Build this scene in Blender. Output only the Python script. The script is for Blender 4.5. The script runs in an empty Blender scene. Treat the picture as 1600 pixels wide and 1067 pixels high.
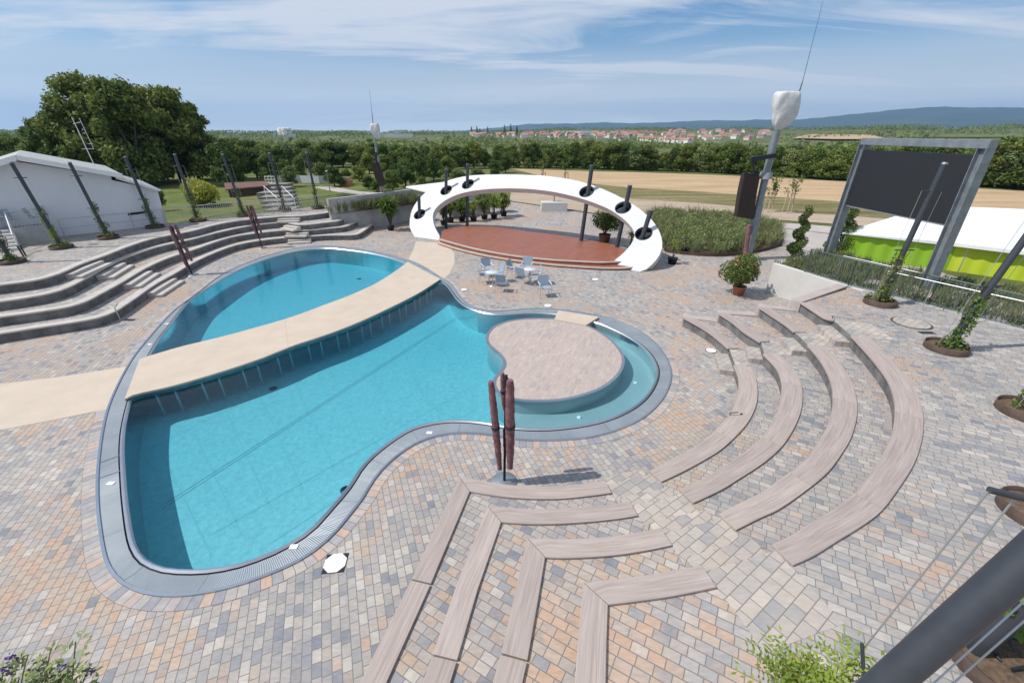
import bpy, bmesh, math, random
import numpy as np
from mathutils import Vector
PI = math.pi; R_ = math.radians
sc = bpy.context.scene
col = sc.collection
rnd = random.Random(7)

# ------------------------------------------------------------------ camera, sky, sun, exposure
F, TH, H = 670.0, R_(26), 7.0
cam_d = bpy.data.cameras.new('camera'); cam = bpy.data.objects.new('camera', cam_d); col.objects.link(cam)
cam.location = (0, 0, H); cam.rotation_euler = (R_(90) - TH, 0, 0)
cam_d.sensor_width = 36; cam_d.lens = F / 1600 * 36; cam_d.clip_start = 0.05; cam_d.clip_end = 30000
sc.camera = cam
sc.view_settings.view_transform = 'Standard'; sc.view_settings.look = 'None'
sc.view_settings.gamma = 1; sc.view_settings.exposure = 0.0
SUN_EL, SUN_AZ = 53.0, 8.0          # shadows fall towards +X, 8 degrees towards +Y
sd = Vector((math.cos(R_(SUN_EL)) * math.cos(R_(SUN_AZ)), math.cos(R_(SUN_EL)) * math.sin(R_(SUN_AZ)), -math.sin(R_(SUN_EL))))
sl = bpy.data.lights.new('sun', 'SUN'); sl.energy = 4.4; sl.angle = R_(0.5); sl.color = (1, .945, .87)
so = bpy.data.objects.new('sun', sl); col.objects.link(so); so.rotation_euler = sd.to_track_quat('-Z', 'Y').to_euler()

w = bpy.data.worlds.new('World'); sc.world = w; w.use_nodes = True
nt = w.node_tree; nt.nodes.clear()
def N(t, ty, **k):
    n = t.nodes.new(ty)
    for a, b in k.items():
        if a.startswith('i_'): n.inputs[a[2:].replace('_', ' ')].default_value = b
        else: setattr(n, a, b)
    return n
def LK(t, a, b): t.links.new(a, b)
def mth(t, op, a, b=None, c=None, clamp=False):
    n = t.nodes.new('ShaderNodeMath'); n.operation = op; n.use_clamp = clamp
    for i, v in enumerate((a, b, c)):
        if v is None: continue
        if isinstance(v, (int, float)): n.inputs[i].default_value = v
        else: t.links.new(v, n.inputs[i])
    return n.outputs[0]
def mixc(t, f, a, b, mode='MIX'):
    n = t.nodes.new('ShaderNodeMix'); n.data_type = 'RGBA'; n.blend_type = mode
    for i, v in ((0, f), (6, a), (7, b)):
        if isinstance(v, (int, float)): n.inputs[i].default_value = v
        elif isinstance(v, tuple): n.inputs[i].default_value = (*v[:3], 1)
        else: t.links.new(v, n.inputs[i])
    return n.outputs[2]
def ramp(t, fac, stops):
    n = t.nodes.new('ShaderNodeValToRGB'); e = n.color_ramp.elements
    while len(e) < len(stops): e.new(.5)
    for k, (p, c) in enumerate(stops):
        e[k].position = p; e[k].color = (*c, 1) if isinstance(c, tuple) else (c, c, c, 1)
    if not isinstance(fac, (int, float)): t.links.new(fac, n.inputs[0])
    return n.outputs[0]
def noise(t, vec, scale, detail=4, rough=.55, dist=0.0):
    n = N(t, 'ShaderNodeTexNoise'); n.inputs['Scale'].default_value = scale; n.inputs['Detail'].default_value = detail
    n.inputs['Roughness'].default_value = rough; n.inputs['Distortion'].default_value = dist
    if vec is not None: t.links.new(vec, n.inputs['Vector'])
    return n.outputs['Fac']

sky = N(nt, 'ShaderNodeTexSky', sky_type='NISHITA', sun_disc=False)
sky.sun_elevation = R_(SUN_EL); sky.sun_rotation = math.atan2(-sd.x, -sd.y)
sky.air_density = 1.0; sky.dust_density = 1.5; sky.ozone_density = 2.0; sky.altitude = 200
tc = N(nt, 'ShaderNodeTexCoord'); sx = N(nt, 'ShaderNodeSeparateXYZ'); LK(nt, tc.outputs['Generated'], sx.inputs[0])
zz = mth(nt, 'MAXIMUM', sx.outputs[2], 0.0)
den = mth(nt, 'ADD', zz, .09)
cx = mth(nt, 'DIVIDE', sx.outputs[0], den); cy = mth(nt, 'DIVIDE', sx.outputs[1], den)
cmb = N(nt, 'ShaderNodeCombineXYZ'); LK(nt, cx, cmb.inputs[0]); LK(nt, cy, cmb.inputs[1])
mp = N(nt, 'ShaderNodeMapping'); mp.inputs['Rotation'].default_value = (0, 0, R_(-24)); mp.inputs['Scale'].default_value = (.40, 1.25, 1); mp.inputs['Location'].default_value = (3.1, 1.7, 0)
LK(nt, cmb.outputs[0], mp.inputs[0])
n1 = noise(nt, mp.outputs[0], .8, 8, .62, .9)
mp2 = N(nt, 'ShaderNodeMapping'); mp2.inputs['Scale'].default_value = (.28, .5, 1); mp2.inputs['Location'].default_value = (5, 9, 0); mp2.inputs['Rotation'].default_value = (0, 0, R_(12))
LK(nt, cmb.outputs[0], mp2.inputs[0])
n2 = noise(nt, mp2.outputs[0], .9, 6, .55, .5)
cl = mth(nt, 'MULTIPLY_ADD', n1, .8, mth(nt, 'MULTIPLY', n2, .7))
clf = ramp(nt, cl, [(.66, 0.0), (.74, .55), (.83, 1.0)])
# thin veil of cirrus low in the sky, fading out upwards
veil = ramp(nt, sx.outputs[2], [(0.0, 1.0), (.03, .95), (.07, .85), (.11, .58), (.15, .18), (.24, 0.0)])
cov = mth(nt, 'MAXIMUM', mth(nt, 'MULTIPLY', clf, .9), mth(nt, 'MULTIPLY', veil, mth(nt, 'MULTIPLY_ADD', n2, .9, .5)), clamp=True)
skyc = mixc(nt, 1.0, sky.outputs[0], (.72, 1.16, 1.45), 'MULTIPLY')
low = ramp(nt, sx.outputs[2], [(0.0, 1.0), (.09, 0.0)])
cloudc = mixc(nt, cov, skyc, mixc(nt, low, (8.9, 9.4, 10.3), (10.6, 11.8, 13.0)))
bg = N(nt, 'ShaderNodeBackground'); bg.inputs[1].default_value = .085; LK(nt, cloudc, bg.inputs[0])
wo = N(nt, 'ShaderNodeOutputWorld'); LK(nt, bg.outputs[0], wo.inputs[0])

# ------------------------------------------------------------------ pixel -> world point helpers
cT, sT = math.cos(TH), math.sin(TH)
def ray(x, y):
    u = (x - 800) / F; v = (y - 533.5) / F
    return Vector((u, cT - v * sT, -(v * cT + sT)))
def at(x, y, z=0.0):
    d = ray(x, y); t = (z - H) / d.z
    return Vector((d.x * t, d.y * t, z))
def atY(x, y, Y):
    d = ray(x, y); t = Y / d.y
    return Vector((d.x * t, Y, H + d.z * t))
def atT(x, y, t):
    d = ray(x, y); return Vector((d.x * t, d.y * t, H + d.z * t))
def ats(pts, z=0.0): return [at(x, y, z) for x, y in pts]
def px_top(base, ytop):
    "world height of the point above base that projects to picture row ytop"
    v = (ytop - 533.5) / F
    a = (base.y * (v * cT + sT)) / (cT - v * sT)
    return H - a - base.z

# ------------------------------------------------------------------ materials
MATS = {}
def mat(name, color, rough=.6, metal=0.0, vary=0.0, scale=4.0, bump=0.0, bscale=30.0, color2=None, spec=None, coat=0, stretch=None):
    if name in MATS: return MATS[name]
    m = bpy.data.materials.new(name); m.use_nodes = True; t = m.node_tree
    b = t.nodes['Principled BSDF']; b.inputs['Roughness'].default_value = rough; b.inputs['Metallic'].default_value = metal
    b.inputs['Base Color'].default_value = (*color, 1)
    if spec is not None: b.inputs['Specular IOR Level'].default_value = spec
    tcn = N(t, 'ShaderNodeTexCoord'); vec = tcn.outputs['Object']
    if stretch:
        mpn = N(t, 'ShaderNodeMapping'); mpn.inputs['Scale'].default_value = stretch; LK(t, vec, mpn.inputs[0]); vec = mpn.outputs[0]
    if vary or color2:
        f = noise(t, vec, scale, 5, .6)
        c2 = color2 or tuple(max(0, c * (1 - vary)) for c in color)
        c1 = color if color2 else tuple(c * (1 + vary * .5) for c in color)
        LK(t, mixc(t, ramp(t, f, [(.35, 0.0), (.65, 1.0)]), c1, c2), b.inputs['Base Color'])
    if bump:
        bn = N(t, 'ShaderNodeBump'); bn.inputs['Strength'].default_value = bump; bn.inputs['Distance'].default_value = .02
        LK(t, noise(t, vec, bscale, 4, .6), bn.inputs['Height']); LK(t, bn.outputs[0], b.inputs['Normal'])
    MATS[name] = m; return m

def paver_mat(name, ang, L=.205, W=.138, orange=.5, bright=1.0, tint=None, joint=.012, flat=0.0):
    m = bpy.data.materials.new(name); m.use_nodes = True; t = m.node_tree; b = t.nodes['Principled BSDF']
    g = N(t, 'ShaderNodeTexCoord'); s = N(t, 'ShaderNodeSeparateXYZ'); LK(t, g.outputs['Object'], s.inputs[0])
    c, sn = math.cos(R_(ang)), math.sin(R_(ang))
    xx = mth(t, 'ADD', mth(t, 'MULTIPLY', s.outputs[0], c / L), mth(t, 'MULTIPLY', s.outputs[1], sn / L))
    yy = mth(t, 'ADD', mth(t, 'MULTIPLY', s.outputs[0], -sn / W), mth(t, 'MULTIPLY', s.outputs[1], c / W))
    row = mth(t, 'FLOOR', yy)
    wr = N(t, 'ShaderNodeTexWhiteNoise', noise_dimensions='1D'); LK(t, row, wr.inputs['W'])
    xs = mth(t, 'ADD', xx, wr.outputs['Value'])
    ci = mth(t, 'FLOOR', xs)
    fx = mth(t, 'SUBTRACT', xs, ci); fy = mth(t, 'SUBTRACT', yy, row)
    ex = mth(t, 'MULTIPLY', mth(t, 'MINIMUM', fx, mth(t, 'SUBTRACT', 1.0, fx)), L)
    ey = mth(t, 'MULTIPLY', mth(t, 'MINIMUM', fy, mth(t, 'SUBTRACT', 1.0, fy)), W)
    edge = mth(t, 'MINIMUM', ex, ey)
    jm = N(t, 'ShaderNodeMapRange'); jm.inputs['From Min'].default_value = joint * .25; jm.inputs['From Max'].default_value = joint * .75
    LK(t, edge, jm.inputs['Value'])
    cid = N(t, 'ShaderNodeCombineXYZ'); LK(t, ci, cid.inputs[0]); LK(t, row, cid.inputs[1])
    wn = N(t, 'ShaderNodeTexWhiteNoise', noise_dimensions='2D'); LK(t, cid.outputs[0], wn.inputs['Vector'])
    sv = N(t, 'ShaderNodeSeparateColor'); LK(t, wn.outputs['Color'], sv.inputs[0])
    big = noise(t, g.outputs['Object'], .33, 3, .5)
    big2 = noise(t, g.outputs['Object'], 1.1, 2, .5)
    fac = mth(t, 'ADD', mth(t, 'MULTIPLY', sv.outputs[0], .55), mth(t, 'MULTIPLY', big2, .45))
    grey = ramp(t, fac, [(.18, (.23, .245, .285)), (.33, (.36, .35, .35)), (.5, (.455, .415, .38)), (.64, (.41, .385, .37)), (.78, (.56, .515, .465)), (.9, (.34, .35, .385))])
    fine = noise(t, g.outputs['Object'], 5.5, 3, .6, .6)
    om = mth(t, 'ADD', mth(t, 'ADD', mth(t, 'MULTIPLY', big, 1.7), mth(t, 'MULTIPLY', sv.outputs[1], .42)), mth(t, 'MULTIPLY', fine, .30))
    o0_ = 1.50 - orange * .3
    omr = N(t, 'ShaderNodeMapRange'); omr.inputs['From Min'].default_value = o0_ - .10; omr.inputs['From Max'].default_value = o0_ + .12; LK(t, om, omr.inputs['Value']); of = omr.outputs[0]
    oc = mixc(t, sv.outputs[2], (.54, .375, .275), (.50, .41, .335))
    base = mixc(t, of, grey, oc)
    # stone grain, streaked along the paver
    mp = N(t, 'ShaderNodeMapping'); mp.inputs['Rotation'].default_value = (0, 0, R_(-ang)); mp.inputs['Scale'].default_value = (3, 9, 3); LK(t, g.outputs['Object'], mp.inputs[0])
    gr = noise(t, mp.outputs[0], 2.2, 5, .65, .4)
    base = mixc(t, 1.0, base, ramp(t, gr, [(.25, (.80, .80, .81)), (.75, (1.13, 1.12, 1.10))]), 'MULTIPLY')
    dirt = noise(t, g.outputs['Object'], .22, 6, .6)
    base = mixc(t, 1.0, base, ramp(t, dirt, [(.3, (.88, .88, .88)), (.7, (1.06, 1.05, 1.04))]), 'MULTIPLY')
    if flat: base = mixc(t, flat, base, (.45, .415, .385))
    k = bright
    base = mixc(t, 1.0, base, (k, k, k) if tint is None else tuple(k * q for q in tint), 'MULTIPLY')
    LK(t, mixc(t, jm.outputs[0], (.21 * k, .195 * k, .18 * k), base), b.inputs['Base Color'])
    b.inputs['Roughness'].default_value = .8; b.inputs['Specular IOR Level'].default_value = .3
    bn = N(t, 'ShaderNodeBump'); bn.inputs['Strength'].default_value = .5; bn.inputs['Distance'].default_value = .006
    LK(t, mth(t, 'ADD', jm.outputs[0], mth(t, 'MULTIPLY', gr, .5)), bn.inputs['Height']); LK(t, bn.outputs[0], b.inputs['Normal'])
    MATS[name] = m; return m

def leaf_mat(name, c1, c2, scale=.6, trans=.25):
    m = bpy.data.materials.new(name); m.use_nodes = True; t = m.node_tree; b = t.nodes['Principled BSDF']
    g = N(t, 'ShaderNodeTexCoord'); gi = N(t, 'ShaderNodeNewGeometry'); oi = N(t, 'ShaderNodeObjectInfo')
    f = noise(t, g.outputs['Object'], scale, 3, .6)
    ff = mth(t, 'ADD', mth(t, 'MULTIPLY', f, .7), mth(t, 'MULTIPLY', gi.outputs['Random Per Island'], .45))
    c = mixc(t, ramp(t, ff, [(.35, 0.0), (.8, 1.0)]), c1, c2)
    hv = N(t, 'ShaderNodeHueSaturation'); LK(t, c, hv.inputs['Color'])
    LK(t, mth(t, 'MULTIPLY_ADD', oi.outputs['Random'], .75, .85), hv.inputs['Value'])
    LK(t, mth(t, 'MULTIPLY_ADD', oi.outputs['Random'], -.045, .518), hv.inputs['Hue'])
    LK(t, hv.outputs[0], b.inputs['Base Color']); b.inputs['Roughness'].default_value = .6; b.inputs['Specular IOR Level'].default_value = .25
    tr = N(t, 'ShaderNodeBsdfTranslucent'); LK(t, hv.outputs[0], tr.inputs[0])
    mx = N(t, 'ShaderNodeMixShader'); mx.inputs[0].default_value = trans; LK(t, b.outputs[0], mx.inputs[1]); LK(t, tr.outputs[0], mx.inputs[2])
    LK(t, mx.outputs[0], t.nodes['Material Output'].inputs[0]); MATS[name] = m; return m

PAVE = paver_mat('paver_stone', 112, orange=.62, bright=.91)
PAVE_R = paver_mat('paver_stone_upper', 150, orange=.45, bright=.91)
PAVE_L = paver_mat('paver_stone_left', 60, orange=.15, bright=.9)
PAVE_B = paver_mat('paver_beige', 35, L=.26, W=.18, flat=.25, orange=-1.5, bright=.98, tint=(1.04, 1.0, .95))
PAVE_I = paver_mat('paver_island', 70, L=.3, W=.09, flat=.6, orange=-1.5, bright=.98, tint=(1.08, .97, .93), joint=.004)
CONC = mat('concrete', (.42, .42, .41), .85, vary=.18, scale=1.3, bump=.3, bscale=14)
CONC_L = mat('pale_concrete', (.58, .56, .53), .85, vary=.08, scale=.9, bump=.2, bscale=12)
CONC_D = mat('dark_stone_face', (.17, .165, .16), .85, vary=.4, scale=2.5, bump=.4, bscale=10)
COPE = mat('step_coping', (.50, .46, .42), .8, vary=.12, scale=2)
BRIDGE = mat('beige_decking', (.55, .46, .365), .75, vary=.07, scale=1.2, bump=.15, bscale=60)
STEEL = mat('brushed_steel', (.52, .53, .55), .33, .9, vary=.08, scale=1.5)
STEEL_R = mat('steel_rail', (.55, .56, .57), .4, .8)
GALV = mat('galvanised_steel', (.27, .30, .325), .5, .45, vary=.2, scale=3)
WALLSTEEL = mat('basin_steel', (.46, .50, .52), .45, .3, vary=.05, scale=1)
FLOORST = mat('basin_floor', (.56, .60, .61), .5, 0, vary=.13, scale=9, bump=.8, bscale=7)  # rippling light under the water is painted in as fine colour mottle
DARK = mat('dark_steel', (.035, .04, .05), .45, .5)
BLACK = mat('black_matt', (.012, .012, .013), .7)
ANTH = mat('anthracite_paint', (.05, .056, .068), .5, .1, vary=.12, scale=6)
WHITE = mat('white_render', (.62, .62, .625), .5, vary=.09, scale=.9)
WHITEP = mat('white_paint', (.78, .78, .77), .5)
FABW = mat('white_tarpaulin', (.62, .62, .63), .6, vary=.12, scale=3, bump=1.0, bscale=5)
MAUVE = mat('mauve_fabric', (.23, .105, .115), .8, vary=.4, scale=9, bump=1.0, bscale=26, stretch=(1, 1, .5))
SPKF = mat('speaker_fabric', (.035, .022, .02), .85, vary=.2, scale=3)
SCRN = mat('led_screen_face', (.017, .019, .022), .55)
SOIL = mat('bark_mulch', (.17, .11, .07), .95, color2=(.07, .05, .035), scale=14, bump=1.0, bscale=30)
RUST = mat('rusted_steel', (.085, .055, .042), .8, vary=.35, scale=5)
TERRA = mat('terracotta', (.42, .15, .08), .7)
BLUEC = mat('blue_grey_mesh', (.28, .35, .42), .6)
GREENT = mat('lime_fabric', (.25, .46, .02), .7)
YELT = mat('yellow_green_fabric', (.48, .58, .03), .7)
ROOFW = mat('white_membrane', (.80, .82, .83), .5, vary=.04, scale=.5)
HOUSEW = mat('white_house_wall', (.72, .74, .78), .8, vary=.04, scale=.7)
BARK = mat('bark', (.10, .075, .055), .9, vary=.4, scale=6, bump=.6, bscale=14)
WOODL = mat('pale_wood', (.50, .38, .25), .8)
def wood_mat(name, c1, c2):
    m = bpy.data.materials.new(name); m.use_nodes = True; t = m.node_tree; b = t.nodes['Principled BSDF']
    uv = N(t, 'ShaderNodeUVMap'); mp = N(t, 'ShaderNodeMapping'); mp.inputs['Scale'].default_value = (.35, 9, 1); LK(t, uv.outputs[0], mp.inputs[0])
    a = noise(t, mp.outputs[0], 2.4, 6, .7, .6)
    mp2 = N(t, 'ShaderNodeMapping'); mp2.inputs['Scale'].default_value = (.8, 40, 1); LK(t, uv.outputs[0], mp2.inputs[0])
    a2 = noise(t, mp2.outputs[0], 2.0, 3, .6)
    f = mth(t, 'ADD', mth(t, 'MULTIPLY', a, .65), mth(t, 'MULTIPLY', a2, .35))
    gi = N(t, 'ShaderNodeObjectInfo')
    c = mixc(t, ramp(t, f, [(.32, 0.0), (.68, 1.0)]), c1, c2)
    hv = N(t, 'ShaderNodeHueSaturation'); LK(t, c, hv.inputs['Color']); LK(t, mth(t, 'MULTIPLY_ADD', gi.outputs['Random'], .16, .92), hv.inputs['Value'])
    LK(t, hv.outputs[0], b.inputs['Base Color']); b.inputs['Roughness'].default_value = .75; b.inputs['Specular IOR Level'].default_value = .3
    bn = N(t, 'ShaderNodeBump'); bn.inputs['Strength'].default_value = .35; bn.inputs['Distance'].default_value = .004; LK(t, a2, bn.inputs['Height']); LK(t, bn.outputs[0], b.inputs['Normal'])
    MATS[name] = m; return m
WOOD = wood_mat('weathered_board', (.28, .225, .20), (.51, .44, .40))
LEAF = leaf_mat('leaf_green', (.06, .10, .02), (.17, .22, .055), .35, .3)
LEAF_D = leaf_mat('leaf_dark', (.052, .085, .02), (.16, .21, .05), .3, .35)
LEAF_B = leaf_mat('leaf_bright', (.09, .16, .025), (.20, .28, .05), 1.5, .35)
LEAF_G = leaf_mat('leaf_greygreen', (.09, .135, .045), (.20, .25, .10), 1.2)
LEAF_Y = leaf_mat('leaf_yellow', (.14, .19, .03), (.30, .32, .05), .8, .35)
PINK = mat('pink_petal', (.60, .12, .16), .6)
PETAL = mat('pale_petal', (.70, .62, .50), .6)
PURP = mat('purple_petal', (.13, .08, .24), .6)

def rim_mat():
    m = bpy.data.materials.new('overflow_grating'); m.use_nodes = True; t = m.node_tree; b = t.nodes['Principled BSDF']
    uv = N(t, 'ShaderNodeUVMap'); s = N(t, 'ShaderNodeSeparateXYZ'); LK(t, uv.outputs[0], s.inputs[0])
    wv = mth(t, 'SINE', mth(t, 'MULTIPLY', s.outputs[0], 2 * PI / .03))
    f = mth(t, 'MULTIPLY_ADD', wv, .5, .5)
    seam = mth(t, 'LESS_THAN', mth(t, 'FRACT', mth(t, 'MULTIPLY', s.outputs[0], 1 / 1.3)), .012)
    g = noise(t, uv.outputs[0], 1.2, 3)
    c = mixc(t, f, (.24, .27, .295), (.35, .385, .41))
    c = mixc(t, 1.0, c, ramp(t, g, [(.3, (.86, .87, .88)), (.7, (1.1, 1.1, 1.1))]), 'MULTIPLY')
    c = mixc(t, seam, c, (.17, .19, .21))
    LK(t, c, b.inputs['Base Color']); b.inputs['Roughness'].default_value = .45; b.inputs['Metallic'].default_value = .25
    bn = N(t, 'ShaderNodeBump'); bn.inputs['Strength'].default_value = .6; bn.inputs['Distance'].default_value = .008; LK(t, f, bn.inputs['Height']); LK(t, bn.outputs[0], b.inputs['Normal'])
    return m
RIM = rim_mat()
def water_mat():
    m = bpy.data.materials.new('pool_water'); m.use_nodes = True; t = m.node_tree; t.nodes.clear()
    o = N(t, 'ShaderNodeOutputMaterial'); tr = N(t, 'ShaderNodeBsdfTransparent'); gl = N(t, 'ShaderNodeBsdfGlossy'); gl.inputs['Roughness'].default_value = .03
    tr.inputs[0].default_value = (.97, .99, 1, 1)
    g = N(t, 'ShaderNodeTexCoord')
    bn = N(t, 'ShaderNodeBump'); bn.inputs['Strength'].default_value = .35; bn.inputs['Distance'].default_value = .02
    LK(t, mth(t, 'ADD', noise(t, g.outputs['Object'], 3.2, 3, .6, .3), mth(t, 'MULTIPLY', noise(t, g.outputs['Object'], 11, 2, .6), .35)), bn.inputs['Height'])
    LK(t, bn.outputs[0], gl.inputs['Normal'])
    fr = N(t, 'ShaderNodeFresnel'); fr.inputs[0].default_value = 1.33; LK(t, bn.outputs[0], fr.inputs['Normal'])
    mx = N(t, 'ShaderNodeMixShader'); LK(t, fr.outputs[0], mx.inputs[0]); LK(t, tr.outputs[0], mx.inputs[1]); LK(t, gl.outputs[0], mx.inputs[2]); LK(t, mx.outputs[0], o.inputs[0])
    va = N(t, 'ShaderNodeVolumeAbsorption'); va.inputs['Color'].default_value = (.25, .835, .915, 1); va.inputs['Density'].default_value = .74; LK(t, va.outputs[0], o.inputs[1])
    return m
WATER = water_mat()
def ground_mat():
    m = bpy.data.materials.new('dry_meadow'); m.use_nodes = True; t = m.node_tree; b = t.nodes['Principled BSDF']
    g = N(t, 'ShaderNodeTexCoord')
    a = noise(t, g.outputs['Object'], .02, 6, .6); f = noise(t, g.outputs['Object'], .5, 5, .65)
    c = ramp(t, mth(t, 'ADD', mth(t, 'MULTIPLY', a, .6), mth(t, 'MULTIPLY', f, .4)), [(.38, (.055, .085, .025)), (.5, (.11, .13, .045)), (.62, (.24, .19, .10))])
    LK(t, c, b.inputs['Base Color']); b.inputs['Roughness'].default_value = .95; b.inputs['Specular IOR Level'].default_value = .1
    return m
GROUND = ground_mat()
def strip_mat(name, c1, c2, c3, ang, sc_=.25, st=8):
    m = bpy.data.materials.new(name); m.use_nodes = True; t = m.node_tree; b = t.nodes['Principled BSDF']
    g = N(t, 'ShaderNodeTexCoord'); mp = N(t, 'ShaderNodeMapping'); mp.inputs['Rotation'].default_value = (0, 0, R_(-ang)); mp.inputs['Scale'].default_value = (1, st, 1); LK(t, g.outputs['Object'], mp.inputs[0])
    a = noise(t, mp.outputs[0], sc_ * .3, 6, .65); f = noise(t, g.outputs['Object'], 1.6, 5, .7)
    c = ramp(t, mth(t, 'ADD', mth(t, 'MULTIPLY', a, .7), mth(t, 'MULTIPLY', f, .3)), [(.36, c1), (.5, c2), (.64, c3)])
    LK(t, c, b.inputs['Base Color']); b.inputs['Roughness'].default_value = .95; b.inputs['Specular IOR Level'].default_value = .1
    bn = N(t, 'ShaderNodeBump'); bn.inputs['Strength'].default_value = .8; bn.inputs['Distance'].default_value = .08; LK(t, f, bn.inputs['Height']); LK(t, bn.outputs[0], b.inputs['Normal'])
    return m
STUB = strip_mat('stubble', (.34, .24, .13), (.46, .33, .20), (.54, .41, .27), -22)
WEED = strip_mat('weedy_grass', (.09, .10, .035), (.19, .17, .08), (.34, .26, .16), -22)
DRYSTRIP = strip_mat('dry_soil_strip', (.33, .25, .18), (.45, .36, .28), (.28, .22, .12), -22)
LAWN = strip_mat('lawn_grass', (.07, .11, .025), (.13, .16, .05), (.24, .19, .09), 10, .4, 2)
ASPH = mat('pale_path', (.44, .40, .36), .9, vary=.12, scale=.5)
HILLM = mat('hill_forest', (.03, .06, .05), .95, color2=(.07, .09, .06), scale=.0016)

# ------------------------------------------------------------------ object helpers
def link(o, parent=None):
    col.objects.link(o)
    if parent: o.parent = parent
    return o
def tag(o, label=None, cat=None, group=None, kind=None):
    if label: o['label'] = label
    if cat: o['category'] = cat
    if group: o['group'] = group
    if kind: o['kind'] = kind
    return o
def thing(name, label, cat, loc=(0, 0, 0), group=None, rz=0):
    o = bpy.data.objects.new(name, None); o.empty_display_size = .2; col.objects.link(o)
    o.location = loc; o.rotation_euler = (0, 0, rz)
    return tag(o, label, cat, group)
def wloc(p):
    v = Vector((0, 0, 0))
    while p is not None: v += Vector(p.location); p = p.parent
    return v
class MB:
    "collects shapes in world coordinates, build() links them as one mesh"
    def __init__(s): s.v = []; s.f = []; s.m = []; s.uv = {}; s.sm = []; s.cur = 0
    def add(s, vs, fs, uvs=None, smooth=False):
        o = len(s.v); s.v += [tuple(v) for v in vs]
        for k, f in enumerate(fs):
            s.f.append(tuple(i + o for i in f)); s.m.append(s.cur); s.sm.append(smooth)
            if uvs: s.uv[len(s.f) - 1] = uvs[k]
        return s
    def box(s, x0, x1, y0, y1, z0, z1):
        v = [(x, y, z) for z in (z0, z1) for y in (y0, y1) for x in (x0, x1)]
        return s.add(v, [(0, 2, 3, 1), (4, 5, 7, 6), (0, 1, 5, 4), (2, 6, 7, 3), (0, 4, 6, 2), (1, 3, 7, 5)])
    def obox(s, p, q, wd, z0, z1, ext=0):
        "box along the plan segment p-q, wd wide (centred)"
        p = Vector((p[0], p[1])); q = Vector((q[0], q[1])); d = (q - p).normalized(); n = Vector((-d.y, d.x)) * wd / 2
        p = p - d * ext; q = q + d * ext
        c = [p - n, q - n, q + n, p + n]
        return s.prism([(a.x, a.y) for a in c], z0, z1)
    def prism(s, poly, z0, z1, bottom=True):
        n = len(poly); v = [(p[0], p[1], z0) for p in poly] + [(p[0], p[1], z1) for p in poly]
        a = sum(poly[i][0] * poly[(i + 1) % n][1] - poly[(i + 1) % n][0] * poly[i][1] for i in range(n))
        f = [(i, (i + 1) % n, n + (i + 1) % n, n + i) for i in range(n)]
        top = tuple(range(n, 2 * n)); bot = tuple(reversed(range(n)))
        if a < 0: f = [tuple(reversed(x)) for x in f]; top = tuple(reversed(top)); bot = tuple(reversed(bot))
        return s.add(v, f + [top] + ([bot] if bottom else []))
    def tube(s, p0, p1, r0, r1=None, n=10, caps=True):
        r1 = r0 if r1 is None else r1
        p0, p1 = Vector(p0), Vector(p1); d = (p1 - p0)
        if d.length < 1e-6: return s
        d.normalize(); a = d.orthogonal().normalized(); b = d.cross(a)
        v = []
        for p, r in ((p0, r0), (p1, r1)):
            for k in range(n):
                t = 2 * PI * k / n; v.append(p + a * (r * math.cos(t)) + b * (r * math.sin(t)))
        s.add(v, [(k, (k + 1) % n, n + (k + 1) % n, n + k) for k in range(n)], smooth=True)
        if caps: s.add(v, [tuple(reversed(range(n))), tuple(range(n, 2 * n))])
        return s
    def path(s, pts, r, n=6):
        for a, b in zip(pts, pts[1:]): s.tube(a, b, r, r, n)
        return s
    def beam(s, p0, p1, a, b, up=(0, 0, 1)):
        "rectangular beam p0-p1, a wide (horizontal), b deep"
        p0, p1 = Vector(p0), Vector(p1); d = (p1 - p0).normalized(); u = d.cross(Vector(up))
        if u.length < 1e-3: u = Vector((1, 0, 0))
        u.normalize(); w_ = u.cross(d).normalized()
        v = [p + u * (i * a / 2) + w_ * (j * b / 2) for p in (p0, p1) for i, j in ((-1, -1), (1, -1), (1, 1), (-1, 1))]
        return s.add(v, [(3, 2, 1, 0), (4, 5, 6, 7), (0, 1, 5, 4), (1, 2, 6, 5), (2, 3, 7, 6), (3, 0, 4, 7)])
    def lathe(s, c, prof, n=20):
        v = []; c = Vector(c)
        for r, z in prof:
            for k in range(n): t = 2 * PI * k / n; v.append(c + Vector((r * math.cos(t), r * math.sin(t), z)))
        m = len(prof)
        f = [(j * n + k, j * n + (k + 1) % n, (j + 1) * n + (k + 1) % n, (j + 1) * n + k) for j in range(m - 1) for k in range(n)]
        return s.add(v, f, smooth=True)
    def strip(s, A, B, closed=False, flip=False, uvw=False, smooth=False):
        "quads between two polylines of equal length"
        n = len(A); v = list(A) + list(B); f = []; uv = []; L = 0
        for i in range(n if closed else n - 1):
            j = (i + 1) % n; q = (i, j, n + j, n + i)
            l2 = L + (Vector(A[j]) - Vector(A[i])).length; wa = (Vector(B[i]) - Vector(A[i])).length; wb = (Vector(B[j]) - Vector(A[j])).length
            u = [(L, 0), (l2, 0), (l2, wb), (L, wa)]
            if flip: q = tuple(reversed(q)); u = u[::-1]
            f.append(q); uv.append(u); L = l2
        return s.add(v, f, uv if uvw else None, smooth)
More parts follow.
